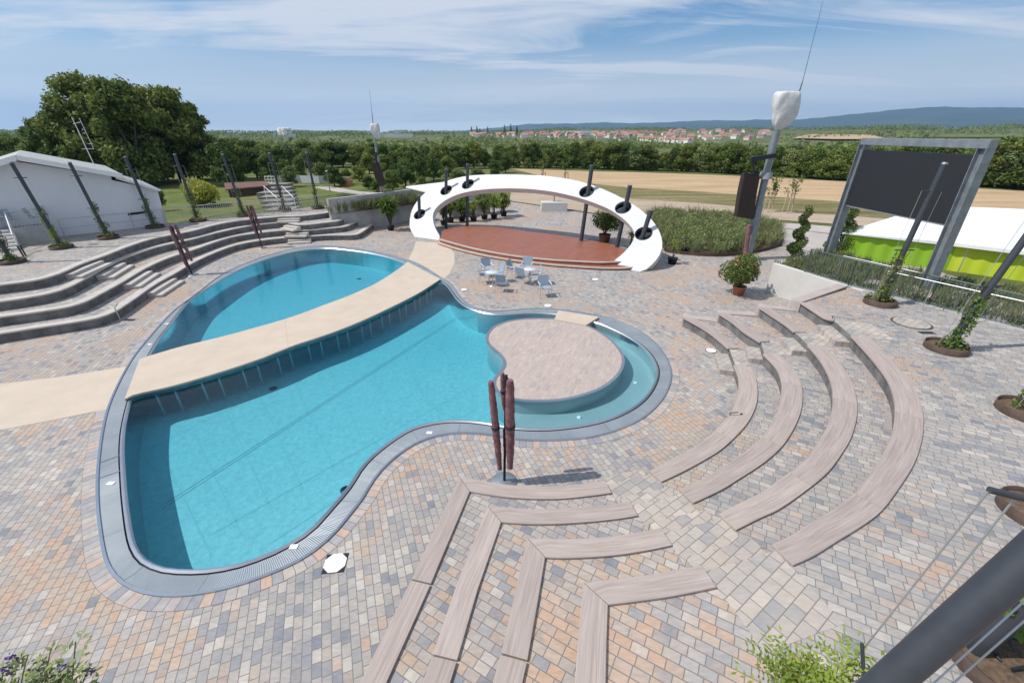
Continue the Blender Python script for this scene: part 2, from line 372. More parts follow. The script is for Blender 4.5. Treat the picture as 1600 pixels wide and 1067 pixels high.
    def build(s, name, mats, parent=None, kind=None):
        me = bpy.data.meshes.new(name); o0 = wloc(parent)
        me.from_pydata([(v[0] - o0.x, v[1] - o0.y, v[2] - o0.z) for v in s.v], [], s.f)
        if not isinstance(mats, (list, tuple)): mats = [mats]
        for m in mats: me.materials.append(m)
        me.polygons.foreach_set('material_index', s.m); me.polygons.foreach_set('use_smooth', s.sm)
        if s.uv:
            l = me.uv_layers.new(name='UVMap')
            for p in me.polygons:
                if p.index in s.uv:
                    for k, li in enumerate(p.loop_indices): l.data[li].uv = s.uv[p.index][k]
        me.update()
        o = bpy.data.objects.new(name, me); link(o, parent)
        if kind: o['kind'] = kind
        return o
def bevel(o, w_=.02, seg=2):
    m = o.modifiers.new('bevel', 'BEVEL'); m.width = w_; m.segments = seg; m.limit_method = 'ANGLE'; return o
def fill(name, outer, holes, z, m, parent=None, kind=None):
    bm = bmesh.new(); es = []
    for loop in [outer] + list(holes):
        vs = [bm.verts.new((p[0], p[1], z)) for p in loop]
        es += [bm.edges.new((vs[i], vs[(i + 1) % len(vs)])) for i in range(len(vs))]
    r = bmesh.ops.triangle_fill(bm, use_beauty=True, use_dissolve=False, edges=es)
    bmesh.ops.recalc_face_normals(bm, faces=bm.faces)
    for f in bm.faces:
        if f.normal.z < 0: f.normal_flip()
    me = bpy.data.meshes.new(name)
    o0 = wloc(parent)
    for v in bm.verts: v.co -= o0
    bm.to_mesh(me); bm.free(); me.materials.append(m)
    o = bpy.data.objects.new(name, me); link(o, parent)
    if kind: o['kind'] = kind
    return o
def smooth(pts, closed=False, k=5):
    "Catmull-Rom through the points"
    P_ = [Vector(p) for p in pts]; n = len(P_); out = []
    for i in range(n if closed else n - 1):
        if closed: a, b, c, d = P_[(i - 1) % n], P_[i], P_[(i + 1) % n], P_[(i + 2) % n]
        else: a, b, c, d = P_[max(i - 1, 0)], P_[i], P_[i + 1], P_[min(i + 2, n - 1)]
        for j in range(k):
            t = j / k
            out.append(.5 * ((2 * b) + (c - a) * t + (2 * a - 5 * b + 4 * c - d) * t * t + (3 * b - a - 3 * c + d) * t ** 3))
    if not closed: out.append(P_[-1])
    return out
def relax(pts, it=2, closed=True):
    P_ = [Vector(p) for p in pts]
    for _ in range(it):
        n = len(P_); Q_ = list(P_)
        for i in range(n):
            if not closed and i in (0, n - 1): continue
            Q_[i] = P_[i] * .5 + (P_[i - 1] + P_[(i + 1) % n]) * .25
        P_ = Q_
    return P_
def resample(pts, n, closed=False):
    P_ = [Vector(p) for p in pts]
    if closed: P_ = P_ + [P_[0]]
    L = [0]
    for a, b in zip(P_, P_[1:]): L.append(L[-1] + (b - a).length)
    out = []; j = 0; m = n if closed else n - 1
    for i in range(n):
        s = L[-1] * i / m
        while j < len(L) - 2 and L[j + 1] < s: j += 1
        t = (s - L[j]) / max(1e-9, L[j + 1] - L[j]); out.append(P_[j].lerp(P_[j + 1], t))
    return out
def offset(pts, d, closed=False):
    "offset a plan polyline to the left by d (number or list), mitred"
    n = len(pts); out = []
    for i in range(n):
        p = Vector(pts[i][:2]); dd = d[i] if isinstance(d, (list, tuple)) else d
        a = Vector(pts[(i - 1) % n][:2]) if (closed or i > 0) else None
        b = Vector(pts[(i + 1) % n][:2]) if (closed or i < n - 1) else None
        ns = []
        if a is not None: e = (p - a).normalized(); ns.append(Vector((-e.y, e.x)))
        if b is not None: e = (b - p).normalized(); ns.append(Vector((-e.y, e.x)))
        if len(ns) == 2:
            m = (ns[0] + ns[1]).normalized(); k = 1 / max(.45, m.dot(ns[0])); q = p + m * dd * k
        else: q = p + ns[0] * dd
        out.append(Vector((q.x, q.y, pts[i][2] if len(pts[i]) > 2 else 0)))
    return out
def setz(pts, z): return [Vector((p[0], p[1], z)) for p in pts]

def leaves(name, centers, radii, n, size, m, parent=None, flat=.0, seed=1, shell=.55, aspect=.6, kind=None, jit=0):
    "n leaf quads spread through a union of ellipsoids"
    rg = np.random.default_rng(seed); C = np.array(centers, float).reshape(-1, 3); Rr = np.array(radii, float)
    if Rr.ndim == 1: Rr = np.repeat(Rr[:, None], 3, 1)
    wgt = Rr.prod(1) ** (2 / 3); wgt /= wgt.sum()
    k = rg.choice(len(C), n, p=wgt)
    d = rg.normal(size=(n, 3)); d /= np.linalg.norm(d, axis=1)[:, None]
    rr = rg.random(n) ** (1 / 3) * (1 - shell) + shell * (.82 + .2 * rg.random(n))
    pos = C[k] + d * rr[:, None] * Rr[k] + rg.normal(size=(n, 3)) * jit
    nr = d * .7 + rg.normal(size=(n, 3)) * .75; nr[:, 2] += flat + .25; nr /= np.linalg.norm(nr, axis=1)[:, None]
    t = np.cross(nr, rg.normal(size=(n, 3))); t /= np.linalg.norm(t, axis=1)[:, None]; bt = np.cross(nr, t)
    s = size * (.6 + .8 * rg.random(n))[:, None]
    q = np.stack([pos - t * s, pos - bt * s * aspect, pos + t * s, pos + bt * s * aspect], 1)
    return quads(name, q, m, parent, kind)
def quads(name, q, m, parent=None, kind=None, mi=None):
    n = len(q); me = bpy.data.meshes.new(name); o0 = wloc(parent)
    v = (q.reshape(-1, 3) - np.array([o0.x, o0.y, o0.z])).astype(np.float32)
    me.vertices.add(4 * n); me.vertices.foreach_set('co', v.ravel())
    me.loops.add(4 * n); me.loops.foreach_set('vertex_index', np.arange(4 * n, dtype=np.int32))
    me.polygons.add(n); me.polygons.foreach_set('loop_start', np.arange(0, 4 * n, 4, dtype=np.int32)); me.polygons.foreach_set('loop_total', np.full(n, 4, np.int32))
    for mm in (m if isinstance(m, (list, tuple)) else [m]): me.materials.append(mm)
    if mi is not None: me.polygons.foreach_set('material_index', np.array(mi, np.int32))
    me.update(calc_edges=True)
    o = bpy.data.objects.new(name, me); link(o, parent)
    if kind: o['kind'] = kind
    return o
def copy_tree(o, loc, label=None, rz=None, scale=None, group=None):
    c = o.copy(); col.objects.link(c); c.location = loc
    if rz is not None: c.rotation_euler = (0, 0, rz)
    if scale is not None: c.scale = scale
    if label: c['label'] = label
    if group: c['group'] = group
    for ch in list(o.children):
        d = ch.copy(); col.objects.link(d); d.parent = c
        for g in list(ch.children):
            e = g.copy(); col.objects.link(e); e.parent = d
    return c

# ------------------------------------------------------------------ pool outlines (picture points laid onto the deck plane)
OUT_P = [(194,580),(177,614),(166,642),(158,676),(153,711),(150,745),(150,786),(153,821),(158,855),(165,883),(182,907),(206,922),(233.5,930),(268,933),(313,929),(361,919),(412,902),(450,886),(485,867),(522,836),(550,802),(567.5,780),(582,755),(600,732),(625,710),(650,694),(675,684),(700,679),(725,677.5),(765,680),(802,687.5),(850,689.5),(887,688),(925,684),(962,674),(1000,657.5),(1025,637.5),(1042,615),(1050,590),(1047,570),(1035,547.5),(1015,527.5),(987,510),(950,496),(925,491),(895,486),(862,482.5),(825,482),(800,484.5),(775,486),(750,483),(732.5,476),(720,464),(710,450),(702,441),(690,434),(660,415),(635,405),(612,399),(575,391),(537,386),(512,384),(475,386),(437,394),(400,405),(362,421),(337,435),(305,460.6),(274,483),(253,504),(233,526.6),(212,552)]
IN_P = [(210,605),(202.5,628),(194,666),(191.5,700),(193,735),(195.7,772.6),(201,814),(206,841),(214.6,862),(230,877.5),(257.6,888),(292,890.6),(326,889.6),(367.6,882.7),(409,869),(447,851.7),(484.6,827.6),(510,800),(545,760),(560,735),(580,712.5),(605,692.5),(635,672.5),(665,662.5),(695,657.5),(725,657),(762,660.5),(802,668),(850,670),(887,667),(925,661),(962,650),(995,632.5),(1015,612.5),(1026,590),(1026,572.5),(1017,555),(1000,537.5),(975,522.5),(950,511),(935,505),(900,496),(870,491),(837,488.5),(807,490),(775,491.5),(750,487.5),(730,480),(715,469),(705,455),(698,446),(686,437),(655,420),(632,410.5),(607,402),(575,395),(537,390),(512,388),(475,390),(440,398),(400,410.5),(362,427.5),(325,450),(300,466),(284,483),(268,505),(251,526.6),(237,549),(224,576)]
ZI = .03
outer = resample(relax(smooth(ats(OUT_P, .01), True, 4), 2), 260, True)
inner = resample(relax(smooth(ats(IN_P, ZI), True, 4), 2), 260, True)
ISL_P = [(865,499),(825,499),(795,502.5),(772.5,511),(762.5,522.5),(761,532.5),(767,542.5),(782,555),(789,567.5),(785,579),(775,590),(772,602),(780,615),(802,624.5),(825,627),(855,627),(887.5,624),(920,615),(945,604),(962,590),(972,575),(973,557.5),(962,540),(945,525),(920,511),(895,502.5)]
isl = resample(relax(smooth(ats(ISL_P, .03), True, 4), 1), 120, True)
DEPTH = .95

# ground: one sheet to the horizon, open only where the pool basin is let in
def gh(x, y):
    r = math.hypot(x, y); az = math.degrees(math.atan2(x, y))
    pts = [(0, 0), (260, -.0), (420, -9), (620, -8), (800, -5), (1100, 5), (1400, 13), (1900, 13), (2600, 0), (4200, -10), (20000, -10)]
    for (a, ha), (b, hb) in zip(pts, pts[1:]):
        if a <= r <= b: h = ha + (hb - ha) * (r - a) / (b - a)
    f = min(1, max(0, (az + 4) / 12)); f = f * f * (3 - 2 * f)
    return h if h < 0 else h * f
na = 96; R0 = 105.0
ring0 = [Vector((R0 * math.cos(2 * PI * k / na), 20 + R0 * math.sin(2 * PI * k / na), 0)) for k in range(na)]
gm = fill('ground', ring0, [outer], -.02, GROUND, None, 'structure')
mb = MB(); radii = [R0, 180, 260, 330, 420, 520, 620, 700, 800, 950, 1100, 1250, 1400, 1650, 1900, 2600, 4200, 8000, 14000]; vs = []
for r in radii:
    for k in range(na):
        a = 2 * PI * k / na; x, y = r * math.cos(a), 20 + r * math.sin(a); vs.append((x, y, -.02 if r == R0 else gh(x, y) - .02))
mb.add(vs, [(j * na + k, j * na + (k + 1) % na, (j + 1) * na + (k + 1) % na, (j + 1) * na + k) for j in range(len(radii) - 1) for k in range(na)][:], smooth=True)
me = gm.data; bm = bmesh.new(); bm.from_mesh(me)
vv = [bm.verts.new(v) for v in mb.v]
for f in mb.f:
    q = bm.faces.new([vv[i] for i in f]); q.normal_update()
    if q.normal.z < 0: q.normal_flip()
bmesh.ops.remove_doubles(bm, verts=bm.verts, dist=.001); bm.to_mesh(me); bm.free()

deck = [at(0, 760), Vector((-22, 4, 0)), Vector((-22, -8, 0)), Vector((24, -8, 0)), Vector((24, 20, 0)), at(1300, 372), at(1217, 386), at(1130, 400), at(1040, 395), at(1015, 352), at(922, 334), at(796, 315), at(740, 300), at(640, 335), at(583, 352), at(540, 340), Vector((-24, 30, 0)), Vector((-26, 14, 0)), Vector((-24, 6, 0))]
deck = deck[1:]
fill('pavement', deck, [outer], .0, PAVE, None, 'structure')
# header course of pavers around the pool
hc = offset(outer, .24, True); hc2 = offset(outer, -.24, True)
aO = abs(sum(outer[i].x * outer[(i + 1) % 260].y - outer[(i + 1) % 260].x * outer[i].y for i in range(260)))
aH = abs(sum(hc[i].x * hc[(i + 1) % 260].y - hc[(i + 1) % 260].x * hc[i].y for i in range(260)))
hc = hc if aH > aO else hc2
def header_mat(name='paver_header', lng=.17):
    m = bpy.data.materials.new(name); m.use_nodes = True; t = m.node_tree; b = t.nodes['Principled BSDF']
    uv = N(t, 'ShaderNodeUVMap'); s = N(t, 'ShaderNodeSeparateXYZ'); LK(t, uv.outputs[0], s.inputs[0])
    xx = mth(t, 'DIVIDE', s.outputs[0], lng); ci = mth(t, 'FLOOR', xx); fx = mth(t, 'FRACT', xx)
    wn = N(t, 'ShaderNodeTexWhiteNoise', noise_dimensions='1D'); LK(t, ci, wn.inputs['W'])
    c = ramp(t, wn.outputs['Value'], [(0, (.26, .26, .29)), (.3, (.37, .345, .33)), (.6, (.44, .395, .36)), (.8, (.49, .35, .27)), (1, (.35, .35, .375))])
    e = mth(t, 'MINIMUM', fx, mth(t, 'SUBTRACT', 1.0, fx)); ey = mth(t, 'MINIMUM', mth(t, 'DIVIDE', s.outputs[1], .1), mth(t, 'DIVIDE', mth(t, 'SUBTRACT', .24, s.outputs[1]), .1))
    jm = mth(t, 'MULTIPLY', mth(t, 'GREATER_THAN', e, .03), mth(t, 'GREATER_THAN', ey, .05))
    gr = noise(t, uv.outputs[0], 9, 4)
    c = mixc(t, 1.0, c, ramp(t, gr, [(.3, (.85, .85, .85)), (.7, (1.1, 1.1, 1.1))]), 'MULTIPLY')
    LK(t, mixc(t, jm, (.12, .11, .10), c), b.inputs['Base Color']); b.inputs['Roughness'].default_value = .8
    return m
HEAD = header_mat()
mb = MB(); mb.strip(setz(outer, .004), setz(hc, .004), True, uvw=True); o = mb.build('pavement_header_course', HEAD, kind='structure')
bm = bmesh.new(); bm.from_mesh(o.data); bmesh.ops.recalc_face_normals(bm, faces=bm.faces)
[f.normal_flip() for f in bm.faces if f.normal.z < 0]; bm.to_mesh(o.data); bm.free()

# swimming pool: rim, lip, wall, floor, seams; water
pool = thing('swimming_pool', 'large organically curved stainless steel pool with overflow rim in the paved deck', 'swimming pool')
mid = [a.lerp(b, .90) for a, b in zip(outer, [min(inner, key=lambda q: (q - p).length) for p in outer])]
# pair each inner point with the nearest outer point so the grating bars run straight across
near_o = []
for p in inner:
    q = min(outer, key=lambda o_: (Vector(o_[:2]) - Vector(p[:2])).length); near_o.append(q)
near_o = relax(near_o, 3)
rimi = offset(inner, .09, True); ri2 = offset(inner, -.09, True)
aI = abs(sum(inner[i].x * inner[(i + 1) % 260].y - inner[(i + 1) % 260].x * inner[i].y for i in range(260)))
aR = abs(sum(rimi[i].x * rimi[(i + 1) % 260].y - rimi[(i + 1) % 260].x * rimi[i].y for i in range(260)))
SGN = 1 if aR > aI else -1           # +1: offsetting by +d goes outwards
rimi = offset(inner, SGN * .09, True)
mb = MB(); mb.strip(setz(rimi, .012), setz(resample(outer, 260, True), .012) if False else setz(near_o, .012), True, uvw=True)
rim_o = mb.build('rim_grating', RIM, pool)
mb = MB()
ob = offset(outer, -SGN * .05, True)
mb.strip(setz(outer, .035), setz(ob, .035), True); mb.strip(setz(ob, .035), setz(ob, .008), True); mb.strip(setz(outer, -.02), setz(outer, .035), True)
mb.build('rim_edge', STEEL, pool)
i1 = offset(inner, SGN * .06, True); i2 = offset(inner, SGN * .02, True); i0 = offset(inner, -SGN * .03, True)
mb = MB()
mb.strip(setz(rimi, -.05), setz(i1, -.05), True); mb.strip(setz(rimi, .012), setz(rimi, -.05), True)
mb.build('overflow_slot', DARK, pool)
mb = MB(); prof = [(i1, -.05), (i1, .02), (i2, .05), (inner, .05), (i0, .02), (i0, -DEPTH)]
for (a, za), (b, zb) in zip(prof[:-1], prof[1:-1]): mb.strip(setz(a, za), setz(b, zb), True, smooth=True)
mb.build('rim_lip', STEEL, pool)
mb = MB(); mb.strip(setz(i0, .02), setz(i0, -DEPTH), True, smooth=True); mb.build('basin_wall', WALLSTEEL, pool)
# floor split: deep part and shallow channel round the island
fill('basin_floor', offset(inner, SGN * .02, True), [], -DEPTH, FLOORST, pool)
def seam(a, b, name='floor_seam', z=-DEPTH):
    mb = MB(); p, q = at(*a, z), at(*b, z); d = (q - p).normalized(); n = Vector((-d.y, d.x, 0))
    for k in (-1, 1):
        c = n * .055 * k; e = n * .008
        mb.add([p + c - e, q + c - e, q + c + e, p + c + e], [(0, 1, 2, 3)])
    for v in range(len(mb.v)): mb.v[v] = (mb.v[v][0], mb.v[v][1], z + .005)
    mb.build(name, mat('seam_dark', (.20, .25, .28), .6), pool)
seam((252, 793), (714, 497))
mb = MB()
def line(a, b, wd=.012, z=-DEPTH + .005):
    p, q = at(*a, z), at(*b, z); d = (q - p).normalized(); n = Vector((-d.y, d.x, 0)) * wd
    mb.add([p - n, q - n, q + n, p + n], [(0, 1, 2, 3)])
for k in range(9): line((330 + k * 48, 868 - k * 34), (250 + k * 52, 700 - k * 27))
line((330, 835), (745, 600)); line((235, 700), (640, 500)); line((420, 850), (740, 640))
mb.build('weld_line', mat('weld_pale', (.48, .54, .56), .5), pool)
for x, y in ((427, 607), (561, 436), (540, 765)):
    mb = MB(); c = at(x, y, -DEPTH + .004); mb.lathe(c, [(0.0, .02), (.12, .02), (.13, 0)], 16); mb.build('floor_drain', DARK, pool)
for x, y in ((173, 755), (459, 854), (671, 676), (261, 506), (234, 538)):
    mb = MB(); c = at(x, y, .02); mb.box(c.x - .075, c.x + .075, c.y - .05, c.y + .05, .015, .028); mb.build('depth_marker', WHITEP, pool)
# short cover plates across the rim at the left
mb = MB(); 
for a, b in (((157, 722), (196, 708)), ((155, 747), (194, 733))): 
    p, q = at(*a, .02), at(*b, .02); mb = MB(); mb.beam(p, q, .02, .012); mb.build('cover_plate', STEEL, pool)
# shallow channel floor
deepline = ats([(735, 612), (742, 575), (742, 535), (752, 505), (775, 484)], -.45)
CH = .42
shp = [at(x, y, 0) for x, y in ((762, 700), (748, 640), (758, 610))]
chan_out = [p for p in offset(inner, SGN * .02, True)]
cin = [Vector((p.x, p.y, 0)) for p in chan_out]
def closest(pt, L): return min(range(len(L)), key=lambda i: (Vector(L[i][:2]) - Vector(pt[:2])).length)
ia, ib = closest(at(800, 668), cin), closest(at(812, 490), cin)
seq = []
i = ia
n_ = len(cin)
fw = (ib - ia) % n_
step = 1 if fw < n_ / 2 else -1
while i != ib: seq.append(cin[i]); i = (i + step) % n_
seq.append(cin[ib])
j0, j1 = closest(at(806, 501), isl), closest(at(806, 625), isl)
isq = []; i = j0; st2 = 1 if ((j1 - j0) % len(isl)) > len(isl) / 2 else -1
# walk the island's far (right-hand) side
test = [isl[(j0 + st2 * k) % len(isl)] for k in range(20)]
if min(p.x for p in test) < isl[j0].x - .3: st2 = -st2
while i != j1: isq.append(isl[i]); i = (i + st2) % len(isl)
isq.append(isl[j1])
isq_in = isq
chp = seq + isq_in
fill('channel_floor', chp, [], -CH, WALLSTEEL, pool)
mb = MB()
for a, b in ((seq[-1], isq[0]), (isq[-1], seq[0])):
    mb = MB(); mb.add([(a.x, a.y, -CH), (b.x, b.y, -CH), (b.x, b.y, -DEPTH), (a.x, a.y, -DEPTH)], [(0, 1, 2, 3)]); mb.build('channel_step', WALLSTEEL, pool)
mb = MB()
for x, y in ((974, 538), (993, 598), (905, 652)):
    mb = MB(); c = at(x, y, -CH + .004); mb.lathe(c, [(0, .03), (.06, .03), (.07, 0)], 14); mb.build('underwater_light', WHITEP, pool)
# island
ito = thing('pool_island', 'flat round island of pinkish boards with a steel edge in the pool', 'pool island')
fill('island_top', isl, [], .052, PAVE_I, ito)
mb = MB(); sg2 = offset(isl, .04, True)
mb.strip(setz(isl, .052), setz(isl, -DEPTH), True, smooth=True)
mb.build('island_wall', WALLSTEEL, ito)
mb = MB()
io = offset(isl, -.05, True) if abs(sum(sg2[i].x * sg2[(i + 1) % 120].y - sg2[(i + 1) % 120].x * sg2[i].y for i in range(120))) < abs(sum(isl[i].x * isl[(i + 1) % 120].y - isl[(i + 1) % 120].x * isl[i].y for i in range(120))) else offset(isl, .05, True)
ii = [a * 2 - b for a, b in zip(isl, io)]
pr = [(ii, .054), (ii, .068), (io, .068), (io, .03), (isl, .03)]
for (a, za), (b, zb) in zip(pr, pr[1:]): mb.strip(setz(a, za), setz(b, zb), True, smooth=False)
mb.build('island_edge', STEEL, ito)
# water: closed body between surface and floor
wi = offset(inner, -SGN * .031, True)
wo_ = fill('water', wi, [], -.005, WATER, None, 'structure')
bm = bmesh.new(); bm.from_mesh(wo_.data)
r = bmesh.ops.extrude_face_region(bm, geom=bm.faces[:] + bm.edges[:] + bm.verts[:])
for v in [g for g in r['geom'] if isinstance(g, bmesh.types.BMVert)]: v.co.z = -DEPTH - .02
bmesh.ops.recalc_face_normals(bm, faces=bm.faces); bm.to_mesh(wo_.data); bm.free()

# big curved bridge
BT = .13
up = resample(smooth(ats([(218,561),(229,557),(284,541),(336,528.6),(398,512),(440,500),(470,490),(510,475),(540,464),(570,451),(592,440),(620,422),(637,409)], BT), False, 4), 60)
lo = resample(smooth(ats([(194.6,623.5),(210,616),(263.7,604),(305,592.6),(356.5,577),(408,559.6),(460,539),(500,526),(550,507.5),(600,485),(650,460),(682,440),(688,436)], BT), False, 4), 60)
br = thing('curved_footbridge', 'long beige curved footbridge crossing the pool on steel struts', 'footbridge')
mb = MB(); mb.strip(lo, up); mb.strip(setz(lo, BT - .05), lo); mb.strip(up, setz(up, BT - .05)); mb.add([lo[0], up[0], setz([up[0]], BT - .05)[0], setz([lo[0]], BT - .05)[0]], [(0, 1, 2, 3)])
mb.strip(setz(up, BT - .05), setz(lo, BT - .05))
mb.build('bridge_deck', BRIDGE, br)
mb = MB()
for k in (20, 40): 
    a, b = lo[k], up[k]; d = (lo[k + 1] - lo[k]).normalized() * .006
    mb.add([a - d, a + d, b + d, b - d], [(0, 1, 2, 3)])
for i_, v in enumerate(mb.v): mb.v[i_] = (v[0], v[1], BT + .003)
mb.build('deck_joint', mat('joint_line', (.40, .33, .26), .8), br)
loin = [a.lerp(b, .03) for a, b in zip(lo, up)]; upin = [a.lerp(b, .97) for a, b in zip(lo, up)]
mb = MB()
for L_ in (loin, upin):
    mb.strip(setz(L_, -.10), setz(L_, BT - .05)); L2 = offset(L_, .05); mb.strip(setz(L2, -.10), setz(L2, BT - .05)); mb.strip(setz(L_, -.10), setz(L2, -.10))
mb.build('edge_beam', GALV, br)
for k in range(3, 57, 5):
    for dk in (0, 2):
        a = lo[min(k + dk, 59)].lerp(up[min(k + dk, 59)], .05)
        e = (up[k] - lo[k]).normalized()
        mb = MB(); mb.beam((a.x, a.y, -.08), (a.x + e.x * .12, a.y + e.y * .12, -DEPTH), .05, .09); mb.build('strut', mat('strut_steel', (.42, .46, .47), .5), br)
mb = MB()
for k in range(2, 58, 3): mb.beam(setz([lo[k].lerp(up[k], .05)], .02)[0], setz([lo[k].lerp(up[k], .95)], .02)[0], .06, .08)
mb.build('cross_beams', DARK, br)
# small bridge to the island
sb = thing('small_footbridge', 'short beige footbridge between deck and round pool island', 'footbridge')
q = ats([(872.5, 485), (936, 495.5), (916, 508), (866, 499)], .10)
mb = MB(); mb.prism(q, .04, .11); bevel(mb.build('bridge_deck', BRIDGE, sb), .008)
mb = MB(); mb.obox(q[1], q[2], .05, -.12, .04); mb.obox(q[0].lerp(q[1], .08), q[3].lerp(q[2], .08), .05, -.12, .04); mb.build('edge_beam', GALV, sb)

# beige paths either side
lp = ats([(-260, 636), (-60, 610), (0, 600), (100, 588), (196, 573)]) ; lq = ats([(-330, 742), (-60, 686), (0, 672), (80, 657), (168, 639)])
k0 = [outer[i] for i in range(260) if min(lp[-1].y, lq[-1].y) - .02 < outer[i].y < max(lp[-1].y, lq[-1].y) + .02 and outer[i].x < -8]
k0.sort(key=lambda p: -p.y)
fill('path_left', [*lp, *k0, *lq[::-1]], [], .006, BRIDGE, None, 'structure')
rp = ats([(637.5, 406), (646, 390), (650, 377), (687, 380), (704, 387), (710, 397), (710, 412), (703, 427), (694, 435.5)])
k1 = [outer[i] for i in range(260) if rp[-1].y + .03 < outer[i].y < rp[0].y - .03 and -7.5 < outer[i].x < -3.5]
k1.sort(key=lambda p: p.y)
fill('path_right', rp + k1, [], .006, BRIDGE, None, 'structure')

# ------------------------------------------------------------------ right-hand amphitheatre
RS = .35
def ext(p, q, d): v = (q - p).normalized(); return q + v * d
A_back = [[(603,1067),(673,912),(734,767),(782,775),(828,778.5),(876,778.5),(925,773.7),(956,769.4)],
          [(703,1067),(714,1032),(746,921.6),(783,815),(828,818),(876,817.5),(925,814.3),(964,810),(997,805)],
          [(816,1067),(824,1032),(839,947.6),(852,870),(893,871),(958,867),(1006.5,860),(1050.4,851)],
          [(946.5,1067),(948,996),(950,944),(1006.5,937),(1055,929.8),(1120,916.7)]]
A_corner = [2, 3, 3, 2]
B_back = [[(1034,752),(1062,739),(1094,722),(1125,703),(1150,681),(1169,659),(1180,637),(1184,616),(1182,594),(1173,573)],
          [(1084,785),(1125,766),(1156,747),(1194,722),(1222,697),(1239,672),(1250,647),(1254,625),(1253,603),(1242,578),(1217,553)],
          [(1151,827),(1187,809),(1219,794),(1259,766),(1294,737),(1319,703),(1332,678),(1339,650),(1339,625),(1331,597),(1312,566),(1289,541)],
          [(1240,882),(1273,867),(1308,845),(1347,821),(1380,795),(1409,756),(1428,725),(1439,694),(1443,669),(1442,641),(1434,616),(1419,591),(1391,559),(1359,527)]]
C_front = [[(1067,496),(1093,510),(1115,525),(1137,544)], [(1123,490),(1142,502),(1163,519),(1187,534)],
           [(1186,480),(1207,494),(1225,506),(1240,518)], [(1250,472),(1270,485),(1287,496),(1303,500)]]
B_JOINT = [[.42], [.40, .80], [.30, .72], [.32, .66]]
A_JOINT = [673, 714, 824, None]
rowname = ['lowest', 'second', 'third', 'top']
fronts = []; ends = {}
def slab(parent, bk, fr, z, name='seat_board'):
    mb = MB(); b1, f1 = setz(bk, z + .05), setz(fr, z + .05); b0, f0 = setz(bk, z + .004), setz(fr, z - .01)
    mb.strip(b1, f1, uvw=True); mb.strip(b0, b1, uvw=True); mb.strip(f1, f0, uvw=True); mb.strip(f0, b0)
    mb.add([b0[0], b1[0], f1[0], f0[0]], [(0, 1, 2, 3)]); mb.add([b0[-1], b1[-1], f1[-1], f0[-1]], [(3, 2, 1, 0)])
    o = mb.build(name, WOOD, parent); bm = bmesh.new(); bm.from_mesh(o.data); bmesh.ops.remove_doubles(bm, verts=bm.verts, dist=.0005); bmesh.ops.recalc_face_normals(bm, faces=bm.faces); bm.to_mesh(o.data); bm.free()
    return bevel(o, .008, 2)
def cut(L, t0, t1, gap=.004, n=18):
    P_ = resample(L, 200); a = int(t0 * 199); b = int(t1 * 199)
    S = P_[a:b + 1]; return resample(S, n)
for i in range(4):
    z = (i + 1) * RS; zt = z + .05
    ab = ats(A_back[i], zt); s0 = ab[0] + (ab[0] - ab[1]).normalized() * 2.5; ci_ = A_corner[i]
    left = [s0] + ab[:ci_ + 1]; right = ab[ci_:]
    rightS = smooth(right, False, 4)
    full = left[:-1] + rightS
    fr = offset(full, .34); nl = len(left) - 1
    frl, frr = fr[:nl + 1], fr[nl:]
    g = 'long bench rows of the seating bowl'
    t = thing('curved_bench', ['L-shaped board bench nearest the pool, starting beside the closed parasol', 'L-shaped board bench, second row up from the closed parasol', 'L-shaped board bench, third row up, just inside the shortest L-shaped one', 'innermost and highest L-shaped board bench, nearest the bottom edge of the photo'][i], 'bench', (full[nl].x, full[nl].y, z), g)
    if A_JOINT[i]:
        jp = [at(x, y, zt) for x, y in A_back[i] if x == A_JOINT[i]][0]
        k = [kk for kk, p in enumerate(left) if (p - jp).length < .01][0]
        e = (left[k + 1] - left[k]).normalized() * .012
        slab(t, left[:k] + [left[k] - e], frl[:k] + [frl[k] - e], z); slab(t, [left[k] + e] + left[k + 1:], [frl[k] + e] + frl[k + 1:], z)
    else: slab(t, left, frl, z)
    e = (right[1] - right[0]).normalized() * .012
    slab(t, [rightS[0] + e] + rightS[1:], [frr[0] + e] + frr[1:], z)
    # B: curved row
    bb = smooth(ats(B_back[i], zt), False, 4); nb = len(bb)
    wd = [(.36 + .13 * min(1, k / (nb * .7))) for k in range(nb)]
    bf = offset(bb, wd); t = thing('curved_bench', ['long curved board bench closest to the round pool end', 'long curved board bench, second ring out from the pool', 'long curved board bench, third ring out from the pool', 'outermost long curved board bench, widest ring of the bowl'][i], 'bench', (bb[nb // 2].x, bb[nb // 2].y, z), g)
    cuts = [0] + B_JOINT[i] + [1]
    for c0, c1 in zip(cuts, cuts[1:]):
        a = int(c0 * (nb - 1)); b = int(c1 * (nb - 1)); sbk = list(bb[a:b + 1]); sfr = list(bf[a:b + 1])
        if c0 > 0: sbk[0] = sbk[0].lerp(sbk[1], .05); sfr[0] = sfr[0].lerp(sfr[1], .05)
        if len(sbk) > 1: slab(t, sbk, sfr, z)
    # C: short row
    cf = smooth(ats(C_front[i], zt)[::-1], False, 4); cb = offset(cf, -.40)
    t = thing('curved_bench', ['short board bench at the far end of the bowl, nearest the pool', 'short board bench at the far end of the bowl, second from the pool', 'short board bench at the far end of the bowl, third from the pool', 'short board bench at the far end of the bowl, closest to the railing'][i], 'bench', (cf[0].x, cf[0].y, z), 'short bench rows at the far end of the bowl')
    slab(t, cb, cf, z)
    ins = .07
    af = offset(full, .34 - ins); bfi = offset(bb, [w_ - ins for w_ in wd]); cfi = offset(cf, -ins)
    fronts.append((af, bfi, cfi)); ends[i] = (af[-1], bfi[0], bfi[-1], cfi[0], full[-1], bb[0], bb[-1], cb[0])
wall_end = at(1325, 447, 1.45); wall_st = Vector((12.45, 19.9, 0))
